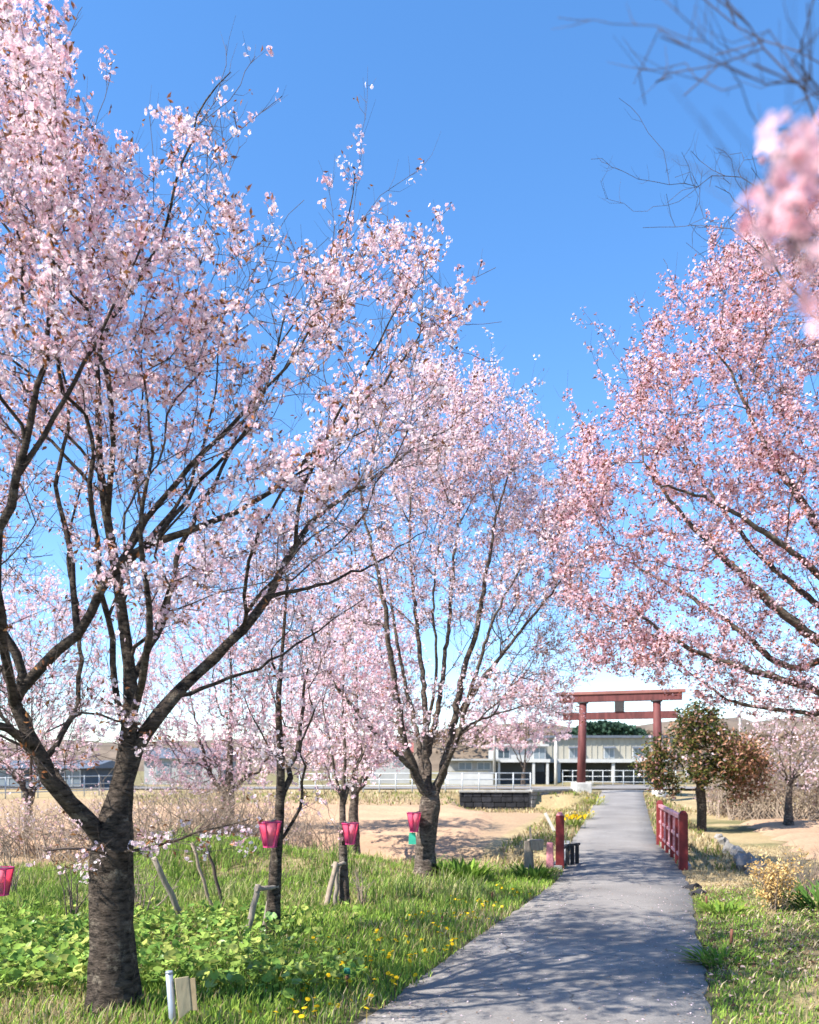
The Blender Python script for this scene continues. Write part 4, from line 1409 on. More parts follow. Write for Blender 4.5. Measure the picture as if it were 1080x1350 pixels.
# --- daffodil clump by the bridge post, and the leafy plant by the middle tree
def tuft(name, label, cat, loc, r, h, n, cols, flower=None, nf=0, seed=0, wid=.02, mat='grass', group=None):
    rng = np.random.default_rng(seed)
    root = empty(name, loc, label, cat, group)
    a = rng.uniform(0, 2 * PI, n)
    rr = r * np.sqrt(rng.random(n)) * .6
    b = np.stack((loc[0] + rr * np.cos(a), loc[1] + rr * np.sin(a), np.full(n, loc[2] - .02)), 1)
    hh = h * rng.uniform(.5, 1.1, n)
    ld = np.stack((np.cos(a), np.sin(a), np.zeros(n)), 1) + .5 * rng.standard_normal((n, 3)) * (1, 1, 0)
    sd = np.stack((-np.sin(a), np.cos(a), np.zeros(n)), 1)
    w = wid * rng.uniform(.7, 1.3, n)[:, None]
    m = b + ld * (r * .35) + np.array((0, 0, 1.)) * (hh * .65)[:, None]
    t = b + ld * (r * .9) * rng.uniform(.4, 1, (n, 1)) + np.array((0, 0, 1.)) * hh[:, None]
    V = np.stack((b - sd * w * .3, b + sd * w * .3, m - sd * w, m + sd * w, t), 1).reshape(-1, 3)
    i = np.arange(n)[:, None] * 5
    c = np.array(cols)[rng.integers(0, len(cols), n)] * rng.uniform(.7, 1.3, (n, 1))
    link('leaf_tuft', np_mesh('leaf_tuft', V, [i + np.array([[0, 1, 3, 2]]), i + np.array([[2, 3, 4]])], M[mat], np.clip(np.repeat(c, 5, 0), 0, .9)), root)
    if nf:
        C = np.stack((loc[0] + rng.normal(0, r * .5, nf), loc[1] + rng.normal(0, r * .4, nf), loc[2] + h * rng.uniform(.75, 1.15, nf)), 1)
        N = rand_dirs(nf, rng) + (0, -.8, .3)
        N /= np.linalg.norm(N, axis=1, keepdims=True)
        V, F, K = flowers(C, N, np.full(nf, .045), np.repeat(np.array([flower]), nf, 0), rng, True)
        VS, FS, _, _ = batch_twigs(C - (0, 0, h * .9), np.repeat(np.array([[0, 0, 1.]]), nf, 0), np.full(nf, h * .9), np.full(nf, .004), rng, 0)
        link('flower_head', np_mesh('flower_head', V, F, M['leaf'], K), root, kind='stuff')
        link('flower_stalk', np_mesh('flower_stalk', VS, FS, M['grass'], np.tile((.15, .22, .05), (len(VS), 1))), root, kind='stuff')
    return root


def at_ground(px, py):
    d = ground_hit(px, py)
    x = (px - 540) / FPX * d
    return np.array((x, d, float(gz(x, d))))


p = at_ground(757, 1092); tuft('daffodil', 'bright yellow daffodils beside the red bridge post', 'flower', p, .35, .38, 60, [(.16, .22, .05), (.24, .28, .07)], (.8, .55, .02), 42, 1)
p = at_ground(782, 1062); tuft('daffodil', 'faint yellow-green flower tuft below the white gate footing', 'flower', p, .6, .42, 70, [(.3, .3, .07), (.24, .27, .06)], (.6, .5, .05), 10, 2)
p = at_ground(768, 1080); tuft('daffodil', 'yellow-green flower tuft midway along the far path edge', 'flower', p, .5, .3, 60, [(.34, .32, .08), (.3, .27, .07)], (.7, .5, .03), 8, 3)
p = at_ground(610, 1162); tuft('leafy_plant', 'bushy bright green plant at the foot of the multi-stemmed tree', 'plant', p, .45, .38, 170, [(.2, .3, .05), (.14, .24, .04)], None, 0, 4, .04)
p = at_ground(702, 1160); tuft('leafy_plant', 'dark green grass clump under the small grey notice', 'plant', p, .4, .3, 150, [(.08, .16, .03), (.12, .2, .04)], None, 0, 5, .02)
p = at_ground(1062, 1200); tuft('leafy_plant', 'dark green grass clump behind the golden dry shrub', 'plant', p + (.3, .2, 0), .6, .28, 220, [(.07, .14, .03), (.1, .17, .035)], None, 0, 6, .016)
p = at_ground(930, 1272); tuft('leafy_plant', 'fresh green tuft spilling onto the right path edge', 'plant', p + (.15, 0, 0), .3, .14, 120, [(.16, .25, .04), (.1, .18, .03)], None, 0, 7, .014)
p = at_ground(955, 1205); tuft('leafy_plant', 'fresh green tuft beside the short rusty stakes', 'plant', p, .35, .16, 140, [(.2, .28, .045), (.13, .22, .04)], None, 0, 8, .014)


# --- shrubs
def shrub(name, label, loc, h, r, n, mat, seed, leaf=None, nleaf=0, leaf_len=.05, cat='shrub', tw=.004, flower=0, twl=(.1, .35), group=None, up=.35, spreadb=.15):
    rng = np.random.default_rng(seed)
    root = empty(name, loc, label, cat, group)
    A, F, nv, pts = [], [], 0, []
    for k in range(n):
        a = rng.uniform(0, 2 * PI)
        rr = r * math.sqrt(rng.random())
        top = np.array(loc) + (rr * math.cos(a), rr * math.sin(a), h * rng.uniform(.5, 1.05))
        a2 = a + rng.normal(0, 1.6)
        s = np.array(loc) + (rr * spreadb * math.cos(a2), rr * spreadb * math.sin(a2), -.05)
        c = (s + top) / 2 + (0, 0, h * .12)
        u = np.linspace(0, 1, 7)[:, None]
        q = (1 - u) ** 2 * s + 2 * u * (1 - u) * c + u * u * top + rng.standard_normal((7, 3)) * h * .015
        V, f = tube_np(q, np.linspace(tw * 2.2, tw * .6, 7), 4)
        A.append(V); F.append(f + nv); nv += len(V)
        pts.append(q[2:])
    pts = np.concatenate(pts)
    m = len(pts)
    rep = np.repeat(np.arange(m), 2)
    D = rand_dirs(len(rep), rng) + (0, 0, up)
    D /= np.linalg.norm(D, axis=1, keepdims=True)
    V, f, p1, p2 = batch_twigs(pts[rep], D, rng.uniform(*twl, len(rep)) * h, np.full(len(rep), tw * .6), rng)
    A.append(V); F.append(f + nv)
    link('stem', np_mesh('stem', np.concatenate(A), np.concatenate(F), M[mat]), root)
    cand = np.concatenate((p1, p2))
    if nleaf:
        lp = cand[rng.integers(0, len(cand), nleaf)] + rng.standard_normal((nleaf, 3)) * .02
        lc = np.array(leaf)[rng.integers(0, len(leaf), nleaf)] * rng.uniform(.7, 1.3, (nleaf, 1))
        V, f, K = leaves(lp, rand_dirs(nleaf, rng), leaf_len * rng.uniform(.6, 1.3, nleaf), np.clip(lc, 0, .9), rng)
        link('foliage', np_mesh('foliage', V, f, M['leaf'], K), root, kind='stuff')
    if flower:
        C = cand[rng.integers(0, len(cand), flower)] + rng.standard_normal((flower, 3)) * .03
        V, f, K = flowers(C, rand_dirs(flower, rng), np.full(flower, .03), PINK[rng.integers(0, 5, flower)] * .9, rng, False)
        link('blossom', np_mesh('blossom', V, f, M['petal'], K), root, kind='stuff')
    return root


p = at_ground(1022, 1202)
shrub('dry_shrub', 'golden dry-leaved shrub on the right verge by the field', p, .62, .34, 26, 'twig_pale', 61, [(.62, .42, .17), (.7, .52, .25), (.5, .3, .1)], 1500, .05)
p = at_ground(1058, 1185)
shrub('bare_shrub', 'grey leafless shrub arching behind the golden dry one', p + (.3, .4, 0), .7, .5, 22, 'twig_pale', 62)
for i, (px, py, h, r, n, lab, fl) in enumerate([
        (235, 1095, 1.5, 1.5, 60, 'tangle of dry grey brush in front of the dark-stemmed tree', 60),
        (330, 1090, 1.3, 1.2, 46, 'dry brush thicket between the staked tree and the field', 90),
        (120, 1090, 1.1, 1.4, 46, 'dry pinkish brush behind the old tree trunk', 130),
        (10, 1095, 1.0, 1.2, 36, 'low dry brush before the blue-roofed house', 130),
        (415, 1100, 1.2, .8, 24, 'bare arching shrub at the field edge beside the stout grey trunk', 0)]):
    d = 17.5 + i * .6
    x = (px - 540) / FPX * d
    shrub('bare_shrub', lab, (x, d, float(gz(x, d))), h * 1.15, r * 1.2, int(n * 2.2), 'twig_pale', 63 + i, [(.42, .27, .18), (.5, .36, .22)], fl * 3, .06, 'shrub', .006, fl * 3, spreadb=.8)
for i, (px, py, d, h, r, n, lab) in enumerate([
        (1000, 1062, 36, 2.6, 1.8, 60, 'grey leafless thicket right of the dark evergreen'),
        (1075, 1065, 34, 2.4, 1.8, 60, 'grey leafless thicket behind the pale cherry trunk'),
        (960, 1062, 38, 1.6, 1.5, 40, 'low dry thicket behind the dark evergreen')]):
    x = (px - 540) / FPX * d
    shrub('bare_shrub', lab, (x, d, float(gz(x, d))), h * 1.2, r * 1.3, n * 2, 'twig_pale', 71 + i, [(.4, .2, .1), (.3, .18, .1)], 400, .09, 'shrub', .010, 500, spreadb=.8)
for i, (px, py, h, r, n, lab) in enumerate([
        (185, 1215, .75, .42, 9, 'thin leafless sapling right beside the old trunk'),
        (95, 1215, .7, .3, 6, 'thin leafless sapling left of the old trunk'),
        (478, 1195, .5, .2, 7, 'sparse dry stems beside the pale young tree'),
        (20, 1180, .9, .35, 8, 'dry stems under the half-hidden pink lantern')]):
    p = at_ground(px, py)
    shrub('bare_shrub', lab, p, h, r, n, 'twig_pale' if i != 1 else 'twig', 81 + i, None, 0, .05, 'shrub', .005)

# --- dark evergreen by the right of the gate
def evergreen():
    d = 29.0
    p = P(925, 1082, d)
    base = np.array((p[0], d, float(gz(p[0], d)) - .05))
    rng = np.random.default_rng(91)
    root = empty('evergreen_tree', base, 'dark evergreen tree with bronze-tinted leaves right of the red gate', 'tree')
    gd = [[base] + L_([(925, 1060, d), (922, 1035, d), (920, 1005, d), (922, 975, d), (925, 945, d)]),
          L_([(922, 1040, d), (905, 1015, d - .4), (885, 995, d - .6), (865, 985, d - .7)]),
          L_([(922, 1040, d), (945, 1010, d + .4), (965, 990, d + .5), (985, 985, d + .6)]),
          L_([(922, 1025, d), (915, 990, d - .8), (905, 960, d - 1)])]
    crown = [(838, 1008), (858, 985), (880, 972), (895, 950), (918, 936), (940, 942), (952, 960), (985, 972), (1012, 990), (1015, 1015), (975, 1022), (950, 1016), (930, 1030), (905, 1024), (880, 1032), (850, 1022)]
    tg = poly_targets(crown, 420, d, 1.5, rng)
    tg = tg[fbm(tg[:, 0] * 1.0, tg[:, 2] + tg[:, 1] * .5, .9, 5) > .38]
    tg = np.concatenate((tg, poly_targets([(855, 1015), (895, 1020), (890, 1052), (862, 1040)], 24, d - .6, .6, rng), poly_targets([(950, 1000), (1010, 985), (1015, 1050), (960, 1060)], 60, d + .4, 1.0, rng), poly_targets([(895, 945), (925, 925), (950, 935), (930, 960)], 30, d, .6, rng)))
    pos, par, _s = grow(gd, tg, rng, .2, .6, .3, .03)
    rad, _ = radii(par, .17, .007)
    VT, FT, nv = [], [], 0
    for c in chains(par, rad):
        if len(c) > 1:
            rr = rad[c].copy()
            rr[0] = min(rr[0], rr[1] * 1.15)
            V, F = tube_np(pos[c], rr, 7 if rr.max() > .04 else 4)
            VT.append(V); FT.append(F + nv); nv += len(V)
    link('trunk', np_mesh('trunk', np.concatenate(VT), np.concatenate(FT), M['bark'], None, True), root)
    tip = pos[(rad < .03)]
    n = 12000
    C = tip[rng.integers(0, len(tip), n)] + rng.standard_normal((n, 3)) * .16
    cols = np.array(((.03, .05, .02), (.08, .10, .03), (.17, .16, .045), (.28, .15, .08), (.48, .26, .18)))
    px = C[:, 0] / C[:, 1] * FPX + 540
    bronze = .24 + .45 * sm(940, 990, px) + .25 * sm(1.1, .4, C[:, 2])
    ci = np.where(rng.random(n) < bronze, rng.integers(3, 5, n), rng.integers(0, 3, n))
    V, F, K = leaves(C, rand_dirs(n, rng) * .8 + (0, 0, .4), rng.uniform(.09, .2, n), cols[ci] * rng.uniform(.7, 1.3, (n, 1)), rng, .5)
    link('crown', np_mesh('crown', V, F, M['leaf'], np.clip(K, 0, .9)), root, kind='stuff')
    # scattered pale blossom
    m = 350
    C = tip[rng.integers(0, len(tip), m)] + rng.standard_normal((m, 3)) * .15
    V, F, K = flowers(C, rand_dirs(m, rng), np.full(m, .055), PINK[rng.integers(0, 5, m)], rng, False)
    link('blossom', np_mesh('blossom', V, F, M['petal'], K), root, kind='stuff')


evergreen()

# ---------------------------------------------------------------- the red gate
PD = Vector((.262, .965, 0)).normalized()      # direction of the far path
PR = Vector((PD.y, -PD.x, 0))                  # to its right
pl_ = Vector(P(766, 1048, 46.2)); pr_ = Vector(P(869, 1053, 44.8))
pl_.z = float(gz(pl_.x, pl_.y)); pr_.z = float(gz(pr_.x, pr_.y))
tor = empty('torii_gate', (pl_ + pr_) / 2, 'dull red wooden shrine gate spanning the path end', 'gate')
axis_ = (pr_ - pl_); axis_.z = 0; axis_.normalize()
ztop = EYE + (1010 - 925) / FPX * 45.5
mid = (pl_ + pr_) / 2
for sgn, pp in ((1, pl_), (-1, pr_)):
    top = Vector((pp.x, pp.y, ztop)) + axis_ * (.12 * sgn)
    o = MB().tube([pp + Vector((0, 0, -.1)), pp.lerp(top, .5), top], [.25, .235, .22], 18).build('pillar', M['torii'], tor, True)
    MB().tube([top - Vector((0, 0, .06)), top + Vector((0, 0, .015))], [.3, .3], 18).build('collar', M['dark'], o, True)
    if sgn == 1:
        MB().box((pp.x + .02, pp.y, pp.z + .2), (.95, .85, .7), .15).build('footing', M['white'], o, bevel=.04)
    else:
        MB().tube([pp + Vector((0, 0, -.2)), pp + Vector((0, 0, .42))], [.38, .37], 24).build('footing', M['white'], o, True)
c0 = Vector((mid.x, mid.y, ztop))
MB().beam(c0 - axis_ * 3.32 + Vector((0, 0, .21)), c0 + axis_ * 3.32 + Vector((0, 0, .21)), .36, .40).build('lintel', M['torii'], tor, bevel=.02)
MB().beam(c0 - axis_ * 3.5 + Vector((0, 0, .50)), c0 + axis_ * 3.5 + Vector((0, 0, .50)), .5, .18).build('cap_beam', M['torii_cap'], tor, bevel=.02)
zn = EYE + (1010 - 943.5) / FPX * 45.5
cn = Vector((mid.x, mid.y, zn))
MB().beam(cn - axis_ * 3.1, cn + axis_ * 3.1, .2, .42).build('tie_beam', M['torii'], tor, bevel=.015)
MB().box((mid.x, mid.y - .02, (zn + .21 + ztop + .01) / 2), (.5, .3, ztop - zn - .19), math.atan2(axis_.y, axis_.x)).build('plaque', M['dark'], tor, bevel=.015)

# ---------------------------------------------------------------- little bridge
def deck():
    root = empty('footbridge', (4.8, 19.3, -.4), 'short footbridge slab carrying the path over the ditch', 'bridge')
    a, b_ = 16.6, 22.2
    xa, za = path_at(a); xb, zb = path_at(b_)
    mb = MB()
    n = 8
    for s in (-1, 1):
        for i in range(n):
            y0, y1 = a + (b_ - a) * i / n, a + (b_ - a) * (i + 1) / n
            x0, z0 = path_at(y0); x1, z1 = path_at(y1)
            o = MB().beam((x0 + s * 1.31, y0 + .01, z0 - .03), (x1 + s * 1.31, y1 - .01, z1 - .03), .2, .22).build('kerb_block', M['concrete'], root, bevel=.012)
    for yy in (a + .15, b_ - .15):
        x0, z0 = path_at(yy)
        MB().beam((x0 - 1.5, yy, z0 - .5), (x0 + 1.5, yy, z0 - .5), .3, .72).build('abutment', M['concrete'], root)


deck()


def railing():
    A = Vector(P(897, 1152, 16.6)); B = Vector(P(867, 1114, 21.9))
    A.z = float(path_at(A.y)[1]) + .02; B.z = float(path_at(B.y)[1]) + .02
    off = Vector((.06, 0, 0))
    A += off; B += off
    root = empty('bridge_railing', A, 'red painted railing with rails coloured pale for sun glint on the right of the footbridge', 'railing')
    H = 1.08
    n = 6
    for i in range(n):
        p = A.lerp(B, i / (n - 1))
        end = i in (0, n - 1)
        w = .17 if end else .1
        h = H + .03 if end else H - .12
        o = MB().box((p.x, p.y, p.z + h / 2 - .05), (w, w, h + .1), -.2).build('post', M['red'], root, bevel=.012)
        if end:
            MB().box((p.x, p.y, p.z + h + .03), (w * .9, w * .9, .06), -.2, .5).build('post_cap', M['red'], o, bevel=.008)
    d = (B - A).normalized()
    for z, w, h in ((H - .06, .1, .09), (H * .55, .06, .07), (H * .2, .06, .07)):
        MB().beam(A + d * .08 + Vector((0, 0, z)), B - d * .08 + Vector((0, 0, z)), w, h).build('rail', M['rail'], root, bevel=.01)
    for i in range(5):
        for f in (.33, .67):
            p = A.lerp(B, (i + f) / 5)
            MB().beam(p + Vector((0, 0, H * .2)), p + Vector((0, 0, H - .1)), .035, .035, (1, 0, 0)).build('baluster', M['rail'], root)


railing()


def left_rail():
    A = Vector(P(741, 1146, 16.7)); A.z = float(path_at(A.y)[1])
    A.x -= .04
    root = empty('bridge_railing', A, 'broken left railing with one red post and three short stubs coloured dark for shade', 'railing')
    o = MB().box((A.x, A.y, A.z + .52), (.17, .17, 1.14), -.2).build('post', M['red'], root, bevel=.012)
    MB().box((A.x, A.y, A.z + 1.12), (.16, .16, .08), -.2, .4).build('post_cap', M['pink_paint'], o, bevel=.008)
    MB().box((A.x - .2, A.y + .02, A.z + .22), (.16, .2, .62), -.2, .8).build('brace_block', M['pink_paint'], root, bevel=.02)
    d = Vector((.2, 1, 0))
    q0 = A + Vector((.16, .1, 0))
    for i in range(3):
        q = q0 + Vector((.11 + .125 * i, .5 + .12 * i, 0))
        q.z = float(path_at(q.y)[1])
        MB().box((q.x, q.y, q.z + .2), (.085, .085, .44), -.2).build('stub_post', M['dark'], root, bevel=.01)  # dark colour of stubs, low rail and brace paints the railing's shade
    a = q0 + Vector((.06, .46, .42)); b_ = q0 + Vector((.42, .80, .42))
    MB().beam(a, b_, .06, .05).build('low_rail', M['dark'], root, bevel=.008)
    MB().beam(A + Vector((.05, .03, .40)), a + Vector((.03, .03, 0)), .05, .05).build('brace', M['dark'], root)


left_rail()

# small white post cap and leaning slat just behind the left post
p = at_ground(728, 1098)
MB().beam(Vector(p) + Vector((.12, 0, -.05)), Vector(p) + Vector((-.22, 0, .62)), .09, .03, (0, 1, 0)).build('marker_slat', M['white'], None)
tag(bpy.data.objects['marker_slat'], 'pale slat leaning beside the daffodils behind the red post', 'slat')

# grey notice on a stake left of the path
p = Vector(at_ground(698, 1158))
nt = empty('notice_stake', p, 'small grey notice board on twin stakes in the verge before the bridge', 'sign')
MB().beam(p + Vector((0, 0, -.1)), p + Vector((.0, 0, .62)), .05, .05, (0, 1, 0)).build('stake', M['wood'], nt)
MB().beam(p + Vector((.10, .05, -.1)), p + Vector((.02, .05, .95)), .04, .03, (0, 1, 0)).build('stake', M['wood'], nt)
MB().box((p.x - .03, p.y - .035, p.z + .45), (.15, .02, .5), .2).build('board', M['wood'], nt, bevel=.004)
MB().box((p.x + .12, p.y + .03, p.z + .62), (.24, .16, .2), .3, 1.15).build('pot', M['wood'], nt, bevel=.01)

# ---------------------------------------------------------------- lanterns on the trunks
def lantern(px, py, d, w, h, label, contact, green=False):
    c = Vector(P(px, py, d))
    root = empty('paper_lantern', c - Vector((0, 0, h / 2)), label, 'lantern', 'pink paper lanterns hung on the cherry trunks')
    n = 6
    rt, rb = w / 2, w * .27
    ring = lambda r, z, i: Vector((c.x + r * math.cos(i * 2 * PI / n + .3), c.y + r * math.sin(i * 2 * PI / n + .3), c.z + z))
    for i in range(n):
        a, b_, e, f = ring(rb, -h / 2, i), ring(rb, -h / 2, i + 1), ring(rt, h / 2, i + 1), ring(rt, h / 2, i)
        mid1, mid2 = (a + f) / 2, (b_ + e) / 2
        inw = (c - (mid1 + mid2) / 2) * .05
        V = np.array([tuple(q) for q in (a, b_, mid2 + inw, mid1 + inw, e, f)])
        pale = np.array((.03, .1, .12)) + np.array((.02, .2, .18)) * (.9 if i in (1, 4) else .25 * (i % 3))
        K = pale + np.array(((.7, .05, .28), (.7, .05, .28), (.86, .03, .12), (.86, .03, .12), (.9, .06, .16), (.9, .06, .16)))
        o = link('panel', np_mesh('panel', V, np.array(((0, 1, 2, 3), (3, 2, 4, 5))), M['lantern'], K), root)
        so = o.modifiers.new('thick', 'SOLIDIFY'); so.thickness = .004
    for i in range(n):
        MB().beam(ring(rb + .003, -h / 2, i), ring(rt + .003, h / 2, i), .007, .007, (0, 1, 0)).build('rib', M['lantern_frame'], root)
    def hoop(r, z, name):
        mb = MB()
        pts = [ring(r, z, i) for i in range(n)]
        for i in range(n):
            mb.beam(pts[i], pts[(i + 1) % n], .012, .014)
        return mb.build(name, M['lantern_frame'], root)
    hoop(rt + .004, h / 2, 'top_rim')
    hoop(rb + .004, -h / 2, 'bottom_rim')
    mb = MB(); vs = [ring(rb, -h / 2 + .005, i) for i in range(n)]
    mb.add(vs, [tuple(range(n))]); mb.build('base_plate', M['lantern_frame'], root)
    k = Vector(P(*contact))
    mb = MB()
    mb.beam(ring(rt, h / 2, 0), ring(rt, h / 2, 3), .012, .012)
    mb.beam(c + Vector((0, 0, h / 2)), Vector((k.x, k.y, c.z + h / 2 + .02)), .014, .014)
    mb.build('hanger', M['cable'], root)
    if green:
        MB().box((c.x - .03, c.y, c.z - h / 2 - .12), (.13, .012, .2), .2, .85).build('paper_tag', M['tag_green'], root)
        MB().beam((c.x - .03, c.y, c.z - h / 2), (c.x - .03, c.y, c.z - h / 2 - .03), .01, .01, (0, 1, 0)).build('tag_string', M['cable'], root)


lantern(356, 1100, 8.28, .225, .25, 'pink paper lantern hung on the slender dark staked tree', (366, 1086, 8.45))
lantern(462, 1099, 10.75, .22, .27, 'pink paper lantern hung on the slender pale young tree', (452, 1085, 10.9))
lantern(546, 1084, 14.0, .25, .32, 'pink paper lantern with a green tag on the multi-stemmed tree', (556, 1070, 14.3), True)
lantern(2, 1162, 7.4, .2, .24, 'pink paper lantern half out of view beyond the dry stems', (-8, 1150, 7.5))
# the thin pole that carries the last lantern
p = at_ground(-6, 1235)
MB().tube([(p[0], 7.5, float(gz(p[0], 7.5)) - .1), (p[0], 7.5, 1.3)], [.02, .016], 8).build('lantern_pole', M['twig'])
tag(bpy.data.objects['lantern_pole'], 'thin dark pole carrying the half-hidden pink lantern', 'pole')


# ---------------------------------------------------------------- tree stakes, sticks, sign post, small stakes
def branch_pole(a, b_, r, mb=None, wob=.006, seed=0, k=7):
    rr = np.random.default_rng(seed)
    a, b_ = np.array(a, float), np.array(b_, float)
    u = np.linspace(0, 1, 7)[:, None]
    q = a + (b_ - a) * u + rr.standard_normal((7, 3)) * wob
    return (mb or MB()).tube(q, np.linspace(r * 1.1, r * .85, 7), k)


def gp(px, py, d, sink=.08):
    p = P(px, py, d)
    return np.array((p[0], d, float(gz(p[0], d)) - sink))


r1 = gp(322, 1258, 8.2)
s1 = empty('tree_support', r1 + (0, 0, .08), 'two weathered stakes with a crossbar tied to the dark young tree', 'stake')
branch_pole(r1, P(341, 1166, 8.25), .034, seed=1).build('stake', M['wood'], s1, True)
branch_pole(gp(346, 1240, 8.5), P(357, 1172, 8.46), .026, seed=2).build('stake', M['wood'], s1, True)
branch_pole(P(336, 1172, 8.22), P(366, 1169, 8.42), .026, seed=3).build('crossbar', M['wood'], s1, True)
r2 = gp(428, 1214, 10.6)
s2 = empty('tree_support', r2 + (0, 0, .08), 'pale split stakes propped against the light young tree', 'stake')
branch_pole(r2, P(443, 1136, 10.75), .038, seed=4).build('stake', M['twig_pale'], s2, True)
branch_pole(gp(441, 1206, 10.8), P(446, 1140, 10.82), .03, seed=5).build('stake', M['wood'], s2, True)
branch_pole(P(438, 1142, 10.74), P(455, 1138, 10.86), .028, seed=6).build('crossbar', M['wood'], s2, True)
for i, (a, d1, t, d2, r, m, lab) in enumerate([
        ((248, 1196), 9.3, (203, 1130), 9.0, .035, 'wood', 'thick grey stick leaning out of the grass near the old tree'),
        ((283, 1168), 10.4, (253, 1112), 10.2, .022, 'twig_pale', 'thin pale stick leaning in the grass'),
        ((297, 1172), 10.6, (272, 1112), 10.5, .022, 'twig', 'thin dark stick leaning in the grass')]):
    o = branch_pole(gp(*a, d1), P(*t, d2), r, seed=20 + i).build('leaning_stick', M[m], None, True)
    tag(o, lab, 'stick')
# stubs on the thick stick's foot
# pipe post with board, bottom left
a, t = gp(232, 1350, 5.0, .2), P(223, 1283, 5.0)
sp = empty('sign_post', (a[0], a[1], a[2] + .2), 'tilted galvanised pipe with a cream board at the edge of the leaves', 'sign')
MB().tube([a, t], [.022, .022], 14).build('pipe', M['galv'], sp, True)
MB().tube([t, t + (0, 0, .012)], [.025, .02], 14).build('pipe_cap', M['galv'], sp, True)
bc = Vector(P(241, 1315, 4.99))
o = MB().add([Vector(P(*q)) for q in ((230, 1290, 4.96), (249, 1287, 4.99), (253, 1331, 4.99), (236, 1345, 4.96), (230, 1290, 5.01), (249, 1287, 5.04), (253, 1331, 5.04), (236, 1345, 5.01))],
             [(3, 2, 1, 0), (4, 5, 6, 7), (0, 1, 5, 4), (1, 2, 6, 5), (2, 3, 7, 6), (3, 0, 4, 7)]).build('board', M['board'], sp, bevel=.004)
MB().beam(P(252, 1290, 5.0), P(255, 1332, 5.0), .012, .05, (1, 0, 0)).build('board_edge', M['board_edge'], o)
for px, py, hh, lab, capm in [(456, 1306, .13, 'short rusty stake with a green cap among the yellow flowers', 'green_plastic'), (582, 1224, .13, 'short rusty stake in the grass left of the path', None),
                              (648, 1190, .15, 'short rusty stake near the notice board', None), (931, 1198, .16, 'short rusty stake on the right verge nearer the bridge', None), (964, 1245, .15, 'short rusty stake on the right verge by the green tuft', None)]:
    p = Vector(at_ground(px, py))
    o = MB().tube([p - Vector((0, 0, .06)), p + Vector((.005, 0, hh * .6)), p + Vector((.01, 0, hh))], [.018, .016, .015], 8).build('ground_stake', M['rust'], None, True)
    tag(o, lab, 'stake')
    if capm:
        MB().tube([p + Vector((.01, 0, hh - .01)), p + Vector((.01, 0, hh + .03))], [.028, .024], 10).build('cap', M[capm], o, True)


# stones along the ditch edge on the right
def rock(name, p, s, seed, label, group, mat='stone_grey'):
    import bmesh
    r = np.random.default_rng(seed)
    bm = bmesh.new()
    bmesh.ops.create_icosphere(bm, subdivisions=2, radius=1)
    for v in bm.verts:
        f = 1 + .22 * r.standard_normal()
        v.co = Vector((v.co.x * s[0] * f, v.co.y * s[1] * f, v.co.z * s[2] * f)) + Vector(p)
    me = bpy.data.meshes.new(name)
    bm.to_mesh(me); bm.free()
    me.materials.append(M[mat])
    return tag(link(name, me), label, 'rock', group)


for i, (px, py, s) in enumerate([(953, 1108, .16), (962, 1120, .2), (973, 1124, .2), (982, 1138, .24), (992, 1142, .2), (948, 1100, .12), (1003, 1150, .2)]):
    p = at_ground(px, py + 6)
    rock('stone', p + (0, 0, s * .3), (s, s, s * 1.1), 500 + i, 'grey weathered stone in the row edging the right field', 'stones edging the right field')
for i, (px, py, s) in enumerate([(914, 1172, .1), (921, 1180, .08)]):
    p = at_ground(px, py)
    rock('stone', p, (s * 1.6, s, s), 520 + i, 'dark stone at the foot of the red railing', 'stones at the railing foot', 'stone')

# ---------------------------------------------------------------- retaining wall by the gate
def stone_wall(name, label, A, B, z0, z1, rows_, bw, mat, th=.3):
    A, B = Vector(A), Vector(B)
    d = (B - A); L = d.length; d.normalize()
    ang = math.atan2(d.y, d.x)
    nrm = Vector((-d.y, d.x, 0))
    root = empty(name, (A + B) / 2 + Vector((0, 0, z0)), label, 'wall')
    core = (A + B) / 2 + nrm * .12
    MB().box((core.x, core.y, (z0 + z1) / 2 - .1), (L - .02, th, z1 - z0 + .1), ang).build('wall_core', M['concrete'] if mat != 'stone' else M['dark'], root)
    r = random.Random(5)
    hgt = (z1 - z0) / rows_
    for j in range(rows_):
        x = 0.0 if j % 2 == 0 else -bw / 2
        while x < L:
            w = bw * r.uniform(.8, 1.2)
            a, b_ = max(0, x), min(L, x + w)
            x += w
            if b_ - a < .08:
                continue
            c = A + d * ((a + b_) / 2) - nrm * (.05 + r.uniform(0, .03))
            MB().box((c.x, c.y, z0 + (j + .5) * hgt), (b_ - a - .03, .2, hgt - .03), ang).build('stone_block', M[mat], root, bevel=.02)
    m = (A + B) / 2
    MB().box((m.x, m.y, z1 + .03), (L + .04, th + .18, .12), ang).build('coping', M['concrete'], root, bevel=.015)


wa, wb = P(606, 1043, 43.6), P(697, 1043, 43.6)
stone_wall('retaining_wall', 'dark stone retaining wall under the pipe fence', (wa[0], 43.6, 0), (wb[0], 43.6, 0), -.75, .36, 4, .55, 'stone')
stone_wall('retaining_wall', 'grey block wing wall running back towards the gate', (wb[0] + .02, 43.62, 0), (9.25, 46.6, 0), -.75, .38, 5, .6, 'stone_grey')


